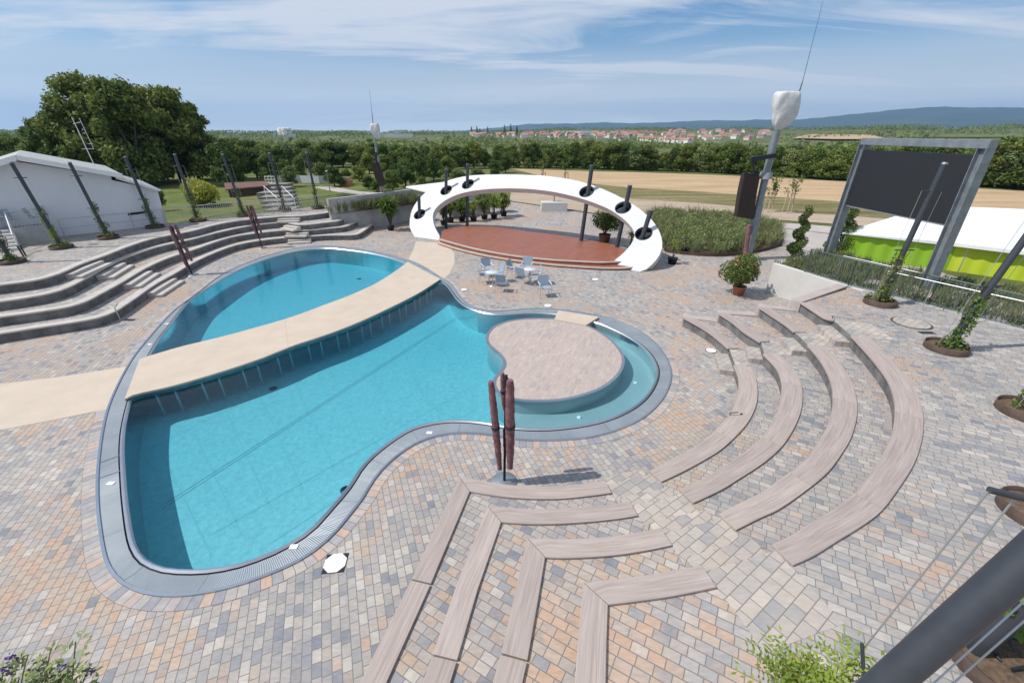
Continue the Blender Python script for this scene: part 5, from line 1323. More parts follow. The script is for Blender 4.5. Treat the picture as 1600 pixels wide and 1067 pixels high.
# porch with steps
pc = thing('house_porch', 'raised porch with railing and white steps in front of the house', 'porch', tuple(hA))
pA, pB = onH(-70, 392, 1.5), onH(86, 372, 1.5); hgt_ = .82
P4 = [Vector((p.x, p.y, 0)) for p in (pA, pB, pB - nH * 1.45, pA - nH * 1.45)]
mb = MB(); mb.prism(P4, ZL - .01, ZL + hgt_); mb.build('porch_base', CONC, pc)
sA = P4[1] - dH * 3.2; sB = P4[1] - dH * 1.4
for k in range(5):
    mb = MB(); a = sA + nH * (.28 * k); b = sB + nH * (.28 * k); mb.prism([a - nH * .01, b - nH * .01, b + nH * .28, a + nH * .28], ZL, ZL + hgt_ * (5 - k) / 6); mb.build('step', CONC_L, pc)
for q in (sA, sB): 
    mb = MB(); mb.tube(q + up3 * (ZL + hgt_ + .85), q + nH * 1.45 + up3 * (ZL + .8), .03, .03, 8); mb.tube(q + nH * 1.45 + up3 * (ZL + .8), q + nH * 1.45 + up3 * ZL, .03, .03, 8); mb.build('handrail', WHITEP, pc)
railing([P4[0] + up3 * (ZL + hgt_), sA + up3 * (ZL + hgt_)], .95, 'glass-blue porch railing left of the white steps', None, step=.14)
railing([sB + up3 * (ZL + hgt_), P4[1] + up3 * (ZL + hgt_), P4[2] + up3 * (ZL + hgt_)], .95, 'short porch railing right of the white steps', None, step=.14)
for k in range(3):
    q = P4[0].lerp(P4[1], (.45, .62, .9)[k]) - nH * .8; copy_tree(ch0, Vector((q.x, q.y, ZL + hgt_)), ['blue-grey chair on the porch, left of the steps', 'blue-grey chair on the porch behind the steps', 'blue-grey chair on the porch, right of the steps'][k], R_(20 + 50 * k), group='chairs on the house porch')

# kiosk with flat white roof left of the arch
kp = ats([(634, 291.5), (690, 285), (752, 281), (760, 293), (678, 301.5)], 1.9)
ki = thing('kiosk', 'low building with a flat white roof behind the left side of the arch', 'building', tuple(kp[0]))
mb = MB(); mb.prism(kp, 1.74, 1.9); bevel(mb.build('roof', ROOFW, ki), .02)
cen = sum(kp, Vector((0, 0, 0))) / 5; kq = [cen + (p - cen) * .9 for p in kp]; mb = MB(); mb.prism(kq, 0, 1.735); mb.build('wall', mat('kiosk_wall', (.45, .43, .40), .8, vary=.1, scale=1), ki)

# ------------------------------------------------------------------ shrubs and potted plants near the deck
def shrub(x, yb, yt, wpx, label, m=LEAF, n=2500, size=.07, name='shrub', cat='shrub', z=0, seed=0, shell=.45, stems=5, group=None, flowers=None, pot=None, dist=None):
    b = at(x, yb, z) if dist is None else atT(x, yb, dist)
    h = px_top(b, yt); wd = wpx * mpp(b + up3 * h * .5) / 2; rg = random.Random(seed)
    t = thing(name, label, cat, tuple(b), group); z0 = 0
    if pot:
        pr_, ph, pm = pot; mb = MB(); mb.lathe(b, [(0, .0), (pr_ * .78, .0), (pr_, ph), (pr_ * 1.06, ph), (pr_ * 1.06, ph + .04), (pr_ * .9, ph + .04), (pr_ * .88, ph - .05), (0, ph - .05)], 20); mb.build('pot', pm, t); z0 = ph
    C = []; Rr = []
    for k in range(10):
        a = rg.uniform(0, 6.28); q = rg.uniform(.1, .55); C.append(b + Vector((math.cos(a) * wd * q, math.sin(a) * wd * q, z0 + (h - z0) * rg.uniform(.35, .72)))); r = wd * rg.uniform(.38, .55); Rr.append((r, r, min(r, (h - z0) * .32)))
    leaves('leaves', C, Rr, n, size, m, t, seed=seed, shell=shell)
    mb = MB()
    for k in range(stems): c = C[k]; mb.path([b + Vector((rg.uniform(-.08, .08), rg.uniform(-.08, .08), max(0, z0 - .05))), (b + Vector((0, 0, z0))).lerp(c, .5) + Vector((rg.uniform(-.05, .05), 0, 0)), c], .018 + wd * .01, 6)
    mb.build('stem', BARK, t)
    if flowers: leaves('flowers', C, [tuple(v * 1.06 for v in r) for r in Rr], flowers[1], size * .9, flowers[0], t, seed=seed + 1, shell=.95, kind='stuff')
    return t
def palm(x, yb, yt, wpx, label, m=LEAF_B, z=0, seed=0, stems=4, pot=(.28, .32, BLACK), n=26, group='potted palms on the deck', cat='potted palm', base=None):
    b = base or at(x, yb, z); h = px_top(b, yt); wd = wpx * mpp(b + up3 * h * .6) / 2; rg = random.Random(seed)
    t = thing('potted_palm', label, cat, tuple(b), group)
    if pot: pr_, ph, pm = pot; mb = MB(); mb.lathe(b, [(0, 0), (pr_ * .78, 0), (pr_, ph), (pr_ * 1.07, ph), (pr_ * 1.07, ph + .04), (pr_ * .9, ph + .04), (0, ph)], 20); mb.build('pot', pm, t)
    else: ph = 0
    q = []; mb = MB()
    for s_ in range(stems):
        top_ = b + Vector((rg.uniform(-.3, .3) * wd, rg.uniform(-.3, .3) * wd, ph + (h - ph) * rg.uniform(.3, .85))); mb.path([b + Vector((rg.uniform(-.06, .06), rg.uniform(-.06, .06), ph)), (b + up3 * ph).lerp(top_, .5) + Vector((rg.uniform(-.05, .05), 0, 0)), top_], .022, 6)
        for k in range(n):
            a = rg.uniform(0, 6.28); el = rg.uniform(-.1, 1.3); L_ = wd * rg.uniform(.55, .95); d = Vector((math.cos(a) * math.cos(el), math.sin(a) * math.cos(el), math.sin(el)))
            m1 = top_ + d * L_ * .55; e = m1 + d * L_ * .4 + Vector((0, 0, -L_ * .28)); sd_ = d.cross(up3)
            if sd_.length < .05: continue
            sd_ = sd_.normalized() * L_ * .055; q.append([top_, m1 - sd_, e, m1 + sd_])
    quads('fronds', np.array([[tuple(v) for v in f] for f in q]), m, t); mb.build('stem', BARK, t); return t
palm(611, 360, 306, 42, 'tall bushy palm in a black pot before the plank wall, left of the arch', seed=3, stems=22, n=30)
palm(1050, 412, 368, 26, 'small palm in a square black pot right of the arch foot', LEAF_B, seed=4, stems=3)
palm(1068, 395, 354, 24, 'small slim palm at the edge of the grass bed behind the other one', LEAF_B, seed=5, stems=2)
shrub(1153, 460, 392, 82, 'oleander with pink and white flowers in a terracotta pot by the concrete wall', LEAF, 5200, .055, 'oleander', 'potted oleander', seed=7, shell=.25, stems=9, flowers=(PINK, 150), pot=(.30, .38, TERRA))
t7 = [o for o in col.objects if o.name == 'oleander'][0]
shrub(944, 378, 322, 62, 'round dense bush in a brown pot behind the right side of the stage', LEAF_D, 3600, .06, 'potted_bush', 'potted bush', seed=8, pot=(.42, .5, mat('brown_pot', (.16, .07, .045), .6)), shell=.4, flowers=(PETAL, 60), stems=8)
palm(984, 388, 352, 34, 'bright yellow-green palm behind the right inner arch edge', LEAF_Y, seed=10, stems=5, pot=None, n=30, group=None, cat='palm')
# olive in a white cube
b = at(866, 331, 0); t = thing('cube_planter', 'pale cube planter seen through the arch', 'planter', tuple(b)); s_ = 30 * mpp(b) / 2; mb = MB(); mb.box(b.x - s_ * 1.35, b.x + s_ * 1.35, b.y, b.y + 1.3, 0, .85); bevel(mb.build('box', CONC_L, t), .02)
b2 = b + Vector((0, .65, .85)); t = thing('olive_tree', 'small bare-stemmed tree standing in the pale cube planter', 'small tree', tuple(b2))
mb = MB(); rg = random.Random(3); C = []
for k in range(9): e = b2 + Vector((rg.uniform(-.9, .9), rg.uniform(-.5, .5), rg.uniform(1.2, 2.1))); mb.path([b2 + up3 * (.0), b2 + up3 * .5, b2 + (e - b2) * .6, e], .04, 6); C.append(e)
mb.build('trunk', BARK, t); leaves('leaves', C, [(.25, .2, .2)] * 9, 420, .08, LEAF_D, t, seed=4, shell=.2)
# plant row left behind the stage
rg = random.Random(21); rowl = ['bushy', 'tall', 'spiky', 'broad-leaved', 'airy', 'dense', 'arching']
for k, (x, yb, yt, wx, m_) in enumerate([(694, 352, 318, 16, LEAF_D), (704, 348, 310, 20, LEAF_B), (722, 346, 314, 22, LEAF), (740, 346, 310, 20, LEAF_B), (757, 343, 308, 24, LEAF), (772, 342, 302, 24, LEAF_B), (787, 338, 303, 30, LEAF)]):
    palm(x, yb, yt, wx * 1.2, '%s potted plant behind the stage, %s' % (rowl[k], ['first from the arch', 'second from the arch', 'third from the arch', 'fourth from the arch', 'fifth from the arch', 'sixth from the arch', 'at the right end of the row'][k]), m_, seed=30 + k, stems=12, n=24, group='potted plants behind the stage', cat='potted plant', pot=(.3, .35, BLACK))
for k, (x, y, wx) in enumerate([(712, 338, 20), (733, 336, 20), (755, 334, 22)]):
    b = at(x, y, 0); s_ = wx * mpp(b) / 2; mb = MB(); mb.box(b.x - s_, b.x + s_, b.y, b.y + .5, 0, 1.15); tag(bevel(mb.build('slatted_planter', mat('slat_planter', (.36, .35, .33), .8, vary=.3, scale=8, stretch=(6, 1, 1))), .02), 'grey slatted planter box behind the stage, %s of three' % ['leftmost', 'middle', 'rightmost'][k], 'planter', 'slatted planter boxes behind the stage')
for k, (x, yb, yt, wx) in enumerate([(698, 341, 306, 34), (726, 338, 303, 36), (757, 334, 300, 36), (783, 331, 299, 32)]):
    shrub(x, yb, yt, wx, 'leafy green shrub behind the potted plants left of the stage, ' + ['leftmost', 'second from the left', 'third from the left', 'rightmost'][k], [LEAF, LEAF_B, LEAF, LEAF_B][k], 2200, .10, seed=80 + k, group='shrubs behind the potted plants')
# spiral conifers
def spiral(x, yb, xt, yt, wpx, label, seed):
    b = at(x, yb, 0); T_ = atY(xt, yt, b.y); t = thing('spiral_conifer', label, 'topiary', tuple(b), 'dark spiral-cut conifers'); mb = MB(); mb.tube(b, b.lerp(T_, .95), .05, .02, 8); mb.build('trunk', BARK, t)
    C = []; Rr = []; w_ = wpx * mpp(b) / 2
    for k in range(44): u = k / 44; a = u * 2 * PI * 3.2; r = w_ * (1 - .55 * u) * .42; C.append(b.lerp(T_, .08 + .9 * u) + Vector((math.cos(a) * r, math.sin(a) * r, 0))); q = w_ * (1 - .5 * u) * .78; Rr.append((q, q, q * .8))
    leaves('leaves', C, Rr, 5200, .045, LEAF_D, t, seed=seed, shell=.5)
spiral(1240, 403, 1264, 322, 26, 'dark spiral-cut conifer left of the screen frame', 1)
spiral(1312, 402, 1335, 322, 30, 'dark spiral-cut conifer behind the left leg of the screen frame', 2)
shrub(1296, 395, 372, 24, 'low dark bush at the foot of the left screen leg', LEAF_D, 1500, .05, seed=3)
grass('bed_plants', bedp, 1800, .45, GRS2, 31, 1.29, wd=.015)

# ------------------------------------------------------------------ fields, paths
def sheet(name, pts, z, m): return fill(name, ats(pts, z), [], z, m, None, 'structure')
sheet('field', [(800, 264), (900, 267), (1000, 269.5), (1100, 273), (1200, 277), (1300, 283), (1400, 288), (1500, 293), (1900, 316), (1900, 366), (1600, 340), (1300, 314), (1100, 300), (1000, 294.5), (940, 289), (860, 279)], .012, STUB)
sheet('meadow_strip', [(790, 275), (860, 279), (940, 289), (1000, 294.5), (1100, 300), (1300, 314), (1600, 340), (1900, 366), (1900, 390), (1600, 362), (1400, 343), (1250, 332), (1100, 318), (990, 311), (900, 302), (800, 291)], .012, WEED)
sheet('dry_strip', [(800, 291), (900, 302), (990, 311), (1100, 318), (1250, 332), (1400, 343), (1900, 385), (1900, 400), (1400, 357), (1250, 346), (1180, 341), (1100, 337), (1010, 333), (925, 333), (796, 314)], .016, DRYSTRIP)
sheet('path', [(1170, 345), (1250, 350), (1400, 362), (1500, 374), (1500, 400), (1300, 400), (1222, 384), (1222, 372), (1205, 358)], .020, ASPH)
sheet('lawn', [(150, 300), (330, 262), (560, 262), (640, 276), (635, 290), (520, 305), (262, 350), (200, 352)], .012, LAWN)
sheet('path', [(486, 292), (520, 292), (560, 299), (640, 305), (630, 308), (560, 305), (520, 299)], .020, ASPH)
# drains / kerb lines across the paved forecourt
for a, b_ in (((1182, 352), (1300, 366)), ((796, 314), (925, 333))):
    p, q = at(*a, .02), at(*b_, .02); mb = MB(); mb.obox(p, q, .12, 0, .05); tag(mb.build('kerb', CONC_D), 'dark kerb line along the paving seen %s' % ('right of the mast' if a[0] > 1000 else 'through the arch'), 'kerb')

# ------------------------------------------------------------------ trees
def tree_proto(kind, seed, h=7.0, n=5200, size=.19, m=LEAF, wide=.42, low=.04, blobs=34):
    rg = random.Random(seed); t = thing('broadleaf_tree', 'x', 'tree', (0, 0, 0)); C = []; Rr = []
    for k in range(blobs):
        u = rg.random() ** .8; zc = h * (low + .12 + (.86 - low - .12) * u); prof = math.sin(PI * min(1, .22 + .75 * u)) ** .7; a = rg.uniform(0, 6.28); r = h * wide * prof * rg.uniform(.25, .82)
        C.append((r * math.cos(a), r * math.sin(a), zc)); q = h * rg.uniform(.07, .16); Rr.append((q, q, q * .82))
    C.append((0, 0, h * .5)); Rr.append((h * .22, h * .22, h * .3))
    leaves('crown', C, Rr, n, size, m, t, seed=seed, shell=.25, jit=h * .02)
    mb = MB(); mb.tube((0, 0, -.1), (0, 0, h * .3), h * .03, h * .022, 8); mb.tube((0, 0, h * .3), (h * .02, 0, h * .7), h * .022, h * .006, 8)
    for k in range(7): c = Vector(C[k]); mb.tube((0, 0, h * (.15 + .05 * k)), tuple(c), h * .011, h * .004, 5)
    mb.build('trunk', BARK, t); return t
KINDS = [('rounded mid-green tree', tree_proto(0, 1, m=LEAF)), ('dark dense tree', tree_proto(1, 2, m=LEAF_D, wide=.40)), ('tall narrow green tree', tree_proto(2, 3, m=LEAF, wide=.28)),
         ('broad dark green tree', tree_proto(3, 4, m=LEAF_D, wide=.50)), ('loose bright green tree', tree_proto(4, 5, m=LEAF, wide=.38, n=3800)), ('pale grey-green tree', tree_proto(5, 6, m=LEAF_G, wide=.42, n=3800))]
used = set()
def put_tree(k, x, yb, yt, label, group, dy=0, wf=1.0):
    nm, pr = KINDS[k]; b = at(x, yb, 0); b = Vector((atY(x, (yb + yt) / 2, b.y).x, b.y, 0))
    if dy: b = Vector((b.x * (1 + dy / b.y), b.y + dy, 0))
    h = px_top(b, yt); s_ = h / 7.15
    lab = label % nm if '%s' in label else label
    if k not in used: o = pr; used.add(k); o.location = b; o.rotation_euler = (0, 0, rt_.x * 0 + rnd.uniform(0, 6)); o.scale = (s_ * wf, s_ * wf, s_); o['label'] = lab; o['group'] = group
    else: o = copy_tree(pr, b, lab, rnd.uniform(0, 6.28), (s_ * wf, s_ * wf, s_), group)
    return o
def interp(x, pts):
    for (a, fa), (b, fb) in zip(pts, pts[1:]):
        if a <= x <= b: return fa + (fb - fa) * (x - a) / (b - a)
    return pts[0][1] if x < pts[0][0] else pts[-1][1]
YB = [(330, 262), (560, 262), (640, 266), (800, 262), (900, 263), (1000, 266), (1100, 269), (1200, 274), (1300, 280), (1400, 284.5), (1500, 289), (1600, 294), (1700, 300)]
YT = [(330, 208), (400, 216), (500, 219), (560, 222), (640, 224), (700, 221), (800, 223), (830, 219), (880, 222), (930, 216), (970, 218), (1010, 226), (1050, 230), (1090, 222), (1160, 222), (1200, 230), (1260, 224), (1330, 222), (1400, 226), (1480, 222), (1540, 218), (1565, 210), (1620, 203), (1700, 200)]
rg = random.Random(77); x = 335
while x < 1680:
    yb, yt = interp(x, YB), interp(x, YT)
    kk = rg.choice([0, 1, 2, 3, 4, 0, 4, 5, 2]); put_tree(kk, x, yb, yt + rg.uniform(-5, 15), '%s in the dense belt behind field and orchard', 'trees of the long belt behind the field', wf=rg.uniform(.8, 1.35))
    kk = rg.choice([0, 1, 3, 3, 0, 1]); put_tree(kk, x + rg.uniform(-8, 8), yb - 4, yt + rg.uniform(-3, 7), '%s in the dense belt behind field and orchard', 'trees of the long belt behind the field', wf=rg.uniform(.9, 1.4))
    if x > 1230: put_tree(rg.choice([0, 4, 1, 3]), x + 5, yb + 1, yb - rg.uniform(20, 34), 'low %s at the foot of the belt right of the mast', 'low trees at the foot of the belt', wf=1.5)
    elif x > 800: put_tree(rg.choice([0, 4, 1, 3]), x + 5, yb + .5, yb - rg.uniform(12, 20), 'low %s at the foot of the belt behind the arch', 'low trees before the belt behind the arch', wf=1.6)
    x += rg.uniform(13, 19) + (6 if x > 1200 else 0)
# middle distance between house and arch
for (k, x, yb, yt, wf) in [(0, 352, 292, 215, 1.0), (1, 372, 280, 222, 1.0), (3, 396, 278, 226, 1.1), (0, 420, 282, 236, 1.1), (4, 445, 280, 246, 1.2), (5, 452, 292, 256, 1.1), (4, 470, 282, 240, 1.0), (0, 500, 285, 250, 1.1), (3, 520, 292, 256, 1.2), (4, 541, 288, 262, 1.2), (0, 560, 284, 256, 1.2), (1, 575, 296, 272, 1.4), (3, 612, 298, 262, 1.1), (0, 632, 292, 246, 1.1), (4, 655, 285, 240, 1.0), (0, 676, 282, 236, 1.0), (1, 640, 276, 232, 1.0), (5, 715, 283, 262, 1.8), (5, 745, 281, 261, 1.8), (0, 700, 276, 240, 1.2), (4, 772, 276, 248, 1.3), (1, 790, 270, 240, 1.2), (3, 600, 276, 238, 1.1), (0, 575, 272, 236, 1.1), (4, 480, 268, 232, 1.1), (1, 435, 266, 228, 1.1), (4, 660, 296, 274, 1.6), (0, 588, 299, 280, 1.5)]:
    put_tree(k, x, yb, yt, '%s among the orchard trees and bushes left of the arch', 'orchard trees left of the arch', wf=wf)
for (k, x, yb, yt, wf) in [(1, 8, 268, 203, 1.2), (3, 36, 270, 206, 1.2), (1, 60, 272, 208, 1.2), (3, -20, 268, 205, 1.2), (1, 300, 268, 208, 1.2), (3, 320, 270, 204, 1.2), (3, 345, 268, 210, 1.3)]:
    put_tree(k, x, yb, yt, '%s behind the white house beside the big trees', 'dark trees behind the white house', wf=wf)
# three large trees behind the house
def big_tree(x, yb, yt, wpx, label, m, seed, n=26000, size=.24, low=-.02, lean=0):
    b = at(x, yb, 0); b = Vector((atY(x, yb * .42 + yt * .58, b.y).x, b.y, 0)); h = px_top(b, yt); w_ = wpx * mpp(b) / 2 * .86; rg = random.Random(seed); t = thing('large_tree', label, 'tree', tuple(b), None)
    C = []; Rr = []
    for k in range(110):
        u = rg.random(); zc = h * (low + .12 + (.80 - low) * u); prof = math.sin(PI * (.24 + .66 * u)) ** .6; a = rg.uniform(0, 6.28); r = w_ * prof * rg.uniform(.35, .95)
        C.append(b + Vector((r * math.cos(a) + lean * u, r * math.sin(a), zc))); q = h * rg.uniform(.035, .09); Rr.append((q * 1.1, q * 1.1, q * .8))
    leaves('crown', C, Rr, n, size, m, t, seed=seed, shell=.2, jit=h * .016)
    mb = MB(); mb.tube(b - up3 * .3, b + up3 * h * .25, h * .026, h * .02, 10)
    for k in range(12): s0 = b + up3 * h * (.18 + .012 * k); c = C[k]; m_ = s0.lerp(c, .5) + Vector((rg.uniform(-.4, .4), rg.uniform(-.4, .4), .6)); mb.tube(s0, m_, h * .012, h * .008, 7); mb.tube(m_, c, h * .008, h * .003, 6)
    mb.build('trunk', BARK, t)
big_tree(150, 287, 113, 150, 'tallest dark broadleaf tree standing behind the white house', LEAF_D, 51, 30000)
big_tree(192, 292, 118, 95, 'dark tree merging with the tallest one, behind the annex roof', LEAF_D, 55, 16000)
big_tree(256, 284, 130, 135, 'wide spreading dark tree right of the tallest one, above the lawn', LEAF_D, 52, 26000)
big_tree(290, 282, 158, 85, 'right-hand lower big tree sloping down to the belt', LEAF_D, 53, 14000)
big_tree(72, 282, 184, 62, 'lighter yellow-green tree left of the tallest one', LEAF, 54, 14000, .2)
big_tree(98, 290, 170, 60, 'light green tree pressed against the left of the tallest one', LEAF, 57, 12000, .2)
shrub(322, 322, 276, 66, 'round bush with yellow-green top behind the left railing', LEAF_Y, 5000, .09, seed=61, shell=.5)
shrub(318, 323, 290, 52, 'dark green bush in front of the yellow-green one behind the railing', LEAF, 4000, .09, seed=62)
shrub(252, 330, 292, 26, 'small green bush at the right corner of the white house', LEAF, 1200, .09, seed=63)
shrub(516, 286, 274, 30, 'bright green bush beside the orange box on the far lawn', LEAF_B, 900, .14, seed=64)
# staked young trees by the field
def young(x, yb, yt, label, seed):
    b = at(x, yb, 0); h = px_top(b, yt); t = thing('young_tree', label, 'young tree', tuple(b), 'staked young trees by the field'); rg = random.Random(seed)
    mb = MB(); mb.tube(b, b + up3 * h * .55, .05, .03, 6); C = []
    for k in range(9): s0 = b + up3 * h * (.3 + .05 * k); e = b + Vector((rg.uniform(-.6, .6), rg.uniform(-.4, .4), h * (.55 + .05 * k))); mb.tube(s0, e, .02, .008, 5); C.append(e)
    mb.build('trunk', BARK, t); leaves('leaves', C, [(.3, .3, .35)] * 9, 260, .09, LEAF, t, seed=seed, shell=.2)
    for a in (0, 2.1, 4.2): q = b + Vector((math.cos(a) * .45, math.sin(a) * .45, 0)); mb = MB(); mb.tube(q, b + Vector((math.cos(a) * .3, math.sin(a) * .3, 2.0)), .045, .045, 6); mb.build('stake', WOODL, t)
    mb = MB(); mb.box(b.x - .34, b.x + .34, b.y - .34, b.y + .34, 1.75, 1.83); mb.build('stake_collar', WOODL, t)
young(1229, 333, 268, 'staked young tree left of the screen, nearer the mast'.replace(', nearer', ' and nearer'), 1); young(1199, 331, 275, 'staked young tree half hidden by the mast with white head', 2); young(848, 292, 238, 'slim young tree behind the arch, left one of two', 3); young(883, 291, 232, 'slim young tree behind the arch, right one of two', 4)

# hillside stairs, fence, box, pergola left of centre
hst = thing('hillside_stairs', 'wide stone-edged stairs with white handrails beyond the left railing', 'stairs', tuple(at(430, 330)))
for k in range(7):
    y = 330 - k * 5.2; a, b_ = at(412 - k * 2.4, y, .0), at(456 - k * 1.2, y - 1.5, .0); mb = MB(); z1 = .05 + .12 * k; mb.prism([a, b_, b_ + Vector((-.1, 2.2, 0)), a + Vector((-.1, 2.2, 0))], 0, z1); mb.build('step', mat('weathered_stone', (.27, .25, .22), .85, vary=.3, scale=2), hst)
for x0, x1 in ((418, 437), (446, 463)):
    mb = MB(); a = at(x0 - 3, 303, .9); b_ = at(x1, 328, .9); mb.tube((a.x, a.y, 1.7), (b_.x, b_.y, 1.9), .035, .035, 6); mb.tube((b_.x, b_.y, 0), (b_.x, b_.y, 1.9), .035, .035, 6); mb.tube((a.x, a.y, 0), (a.x, a.y, 1.7), .035, .035, 6); mb.build('handrail', WHITEP, hst)
gate = at(425, 292, 0); t = thing('white_gate', 'white openwork metal gate above the hillside stairs', 'gate', tuple(gate)); k_ = mpp(gate)
mb = MB(); hh_ = 15 * k_
for q in range(4): mb.tube(gate + Vector((-8 * k_ + q * 5 * k_, 0, 0)), gate + Vector((-8 * k_ + q * 5 * k_, 0, hh_)), .05, .05, 6)
for q in range(3): mb.tube(gate + Vector((-8 * k_, 0, hh_ * (.4 + .3 * q))), gate + Vector((7 * k_, 0, hh_ * (.4 + .3 * q))), .05, .05, 6)
mb.build('frame', WHITEP, t)
rr_ = ats([(352, 296), (420, 290), (416, 283), (350, 286)], 1.0); t = thing('low_roofed_shed', 'low reddish-brown roof beyond the left railing by the stairs', 'shed', tuple(rr_[0])); mb = MB(); mb.prism(rr_, .85, 1.0); mb.build('roof', mat('brown_roof', (.17, .085, .07), .8, vary=.2, scale=1), t)
c = sum(rr_, Vector((0, 0, 0))) / 4; mb = MB(); mb.prism([c + (p - c) * .9 for p in rr_], 0, .845); mb.build('wall', BARK, t)
fr_ = ats([(437, 288), (470, 287), (500, 288), (536, 287)], 0); t = thing('board_fence', 'pale board fence at the far lawn left of the mast', 'fence', tuple(fr_[0]))
for a, b_ in zip(fr_, fr_[1:]): mb = MB(); mb.obox(a, b_, .08, .1, 1.15); mb.build('fence_panel', mat('fence_white', (.50, .53, .56), .7), t); mb = MB(); mb.tube(a, a + up3 * 1.3, .06, .06, 6); mb.build('post', WOODL, t)
b = at(539, 291, 0); t = thing('crate', 'orange-brown wooden box on the far lawn left of the slim mast', 'box', tuple(b)); mb = MB(); mb.box(b.x - .8, b.x + .8, b.y, b.y + 1.2, 0, .8); bevel(mb.build('crate_body', mat('orange_wood', (.50, .22, .10), .7), t), .03)
mb = MB(); mb.box(b.x - .5, b.x + .6, b.y + .1, b.y + 1.0, .8, 1.15); mb.build('lid', WOODL, t)
for (x, yb, yt, lb2) in ((516, 300, 268, 'thin grey lamp post on the path by the far lawn'), (514, 302, 285, None)):
    if not lb2: continue
    b = at(x, yb, 0); h = px_top(b, yt); t = thing('lamp_post', lb2, 'lamp post', tuple(b)); mb = MB(); mb.tube(b, b + up3 * h, .06, .04, 8); mb.build('post', GALV, t); mb = MB(); mb.lathe(b + up3 * h, [(0, .1), (.16, .06), (.18, 0), (0, -.02)], 10); mb.build('lamp_head', STEEL_R, t)
b = at(300, 305, 0); t = thing('slide_tower', 'white playground stairs with a dark hooded figure-like cap under the big trees', 'play equipment', tuple(b)); k_ = mpp(b)
mb = MB()
for dz in (0, .55): mb.beam(b + Vector((-8 * k_, 0, 23 * k_ - dz)), b + Vector((8 * k_, 0, 8 * k_ - dz)), .08, .18)
for dx in (-8, 0, 8): q = b + Vector((dx * k_, 0, 0)); mb.tube(q, q + up3 * (15 - dx) * k_, .06, .06, 6)
mb.build('frame', WHITEP, t); mb = MB(); mb.lathe(b + Vector((4 * k_, .5, 0)), [(.0, 26 * k_), (2.5 * k_, 24 * k_), (4 * k_, 18 * k_), (3.2 * k_, 15 * k_)], 14); mb.build('hood', mat('dark_hood', (.12, .13, .15), .6), t)

# ------------------------------------------------------------------ distance: woods, town, fields, hills
def hit(x, y, off=0):
    d = ray(x, y); o = Vector((0, 0, H)); t_ = 120.0
    while t_ < 5200:
        p = o + d * t_
        if p.z < gh(p.x, p.y): return Vector((p.x, p.y, gh(p.x, p.y) + off))
        t_ *= 1.01
    return None
rg = random.Random(5); C = []; Rr = []
while len(C) < 640:
    az = R_(rg.uniform(-62, 66)); r = rg.uniform(330, 2300) if rg.random() < .75 else rg.uniform(300, 600); x, y = r * math.sin(az), r * math.cos(az)
    px_ = 800 + F * x / (y * cT + H * sT)
    if 400 < r < 1500 and az > R_(-3) and az < R_(33) and rg.random() < .45: continue
    z = gh(x, y); q = rg.uniform(7, 16) * (1 + r / 900)
    hmax = .0035 * r + 5 if az < 0 or az > R_(40) else .0028 * r + 4
    C.append((x, y, z + hmax * .35)); Rr.append((q * 1.6, q, hmax * rg.uniform(.6, 1)))
leaves('distant_woodland', C, Rr, 90000, 1.7, LEAF_D, seed=5, shell=.6, kind='stuff')
# far fields draped on the slope
def patch(pts, m, off=.6):
    P_ = [hit(*p) for p in pts]
    if any(p is None for p in P_): return
    mb = MB(); mb.add([p + up3 * off for p in P_], [tuple(range(len(P_)))]); mb.build('field', m, kind='structure')
patch([(1238, 219), (1300, 221), (1385, 221), (1360, 213.5), (1262, 212.5)], STUB, 2.5)
patch([(1400, 216), (1600, 216), (1600, 210), (1400, 210)], LAWN, 1.0)
patch([(1068, 243), (1140, 244), (1150, 240), (1080, 239)], STUB, 6)
patch([(990, 246), (1040, 247), (1040, 244), (995, 243)], WEED, 6)
# town
RED = [mat('red_roof', (.36, .16, .12), .8), mat('orange_roof', (.40, .22, .16), .8), mat('dark_roof', (.16, .12, .12), .8)]
WLM = [mat('cream_house', (.62, .57, .50), .9), mat('white_house_far', (.72, .72, .72), .9)]
protos = []
def far_house(i, w_, l_, h_):
    t = thing('town_house', 'x', 'house', (0, 0, 0), 'small houses of the distant town'); mb = MB(); mb.box(-w_ / 2, w_ / 2, -l_ / 2, l_ / 2, -6, h_); mb.build('wall', WLM[i % 2], t)
    mb = MB(); a = w_ / 2 + .4; b = l_ / 2 + .4; rh = h_ + w_ * .42; mb.add([(-a, -b, h_), (a, -b, h_), (a, b, h_), (-a, b, h_), (0, -b, rh), (0, b, rh)], [(0, 4, 5, 3), (1, 2, 5, 4), (0, 1, 4), (2, 3, 5), (0, 3, 2, 1)]); mb.build('roof', RED[i % 3], t); return t
HL = ['small distant town house with red gabled roof and cream walls', 'small distant town house with orange gabled roof and white walls', 'small distant town house with dark roof and cream walls']
protos = [far_house(0, 9, 13, 5), far_house(1, 9, 16, 6), far_house(2, 10, 12, 5)]
rg = random.Random(9); cnt = 0
spots = []
for k in range(70): spots.append((rg.uniform(735, 960), 0, 'a'))
for k in range(80): spots.append((rg.uniform(960, 1200), 0, 'b'))
for k in range(36): spots.append((1000 + k * 2.2 + rg.uniform(-1, 1), 220.5 + k * .12, 'c'))
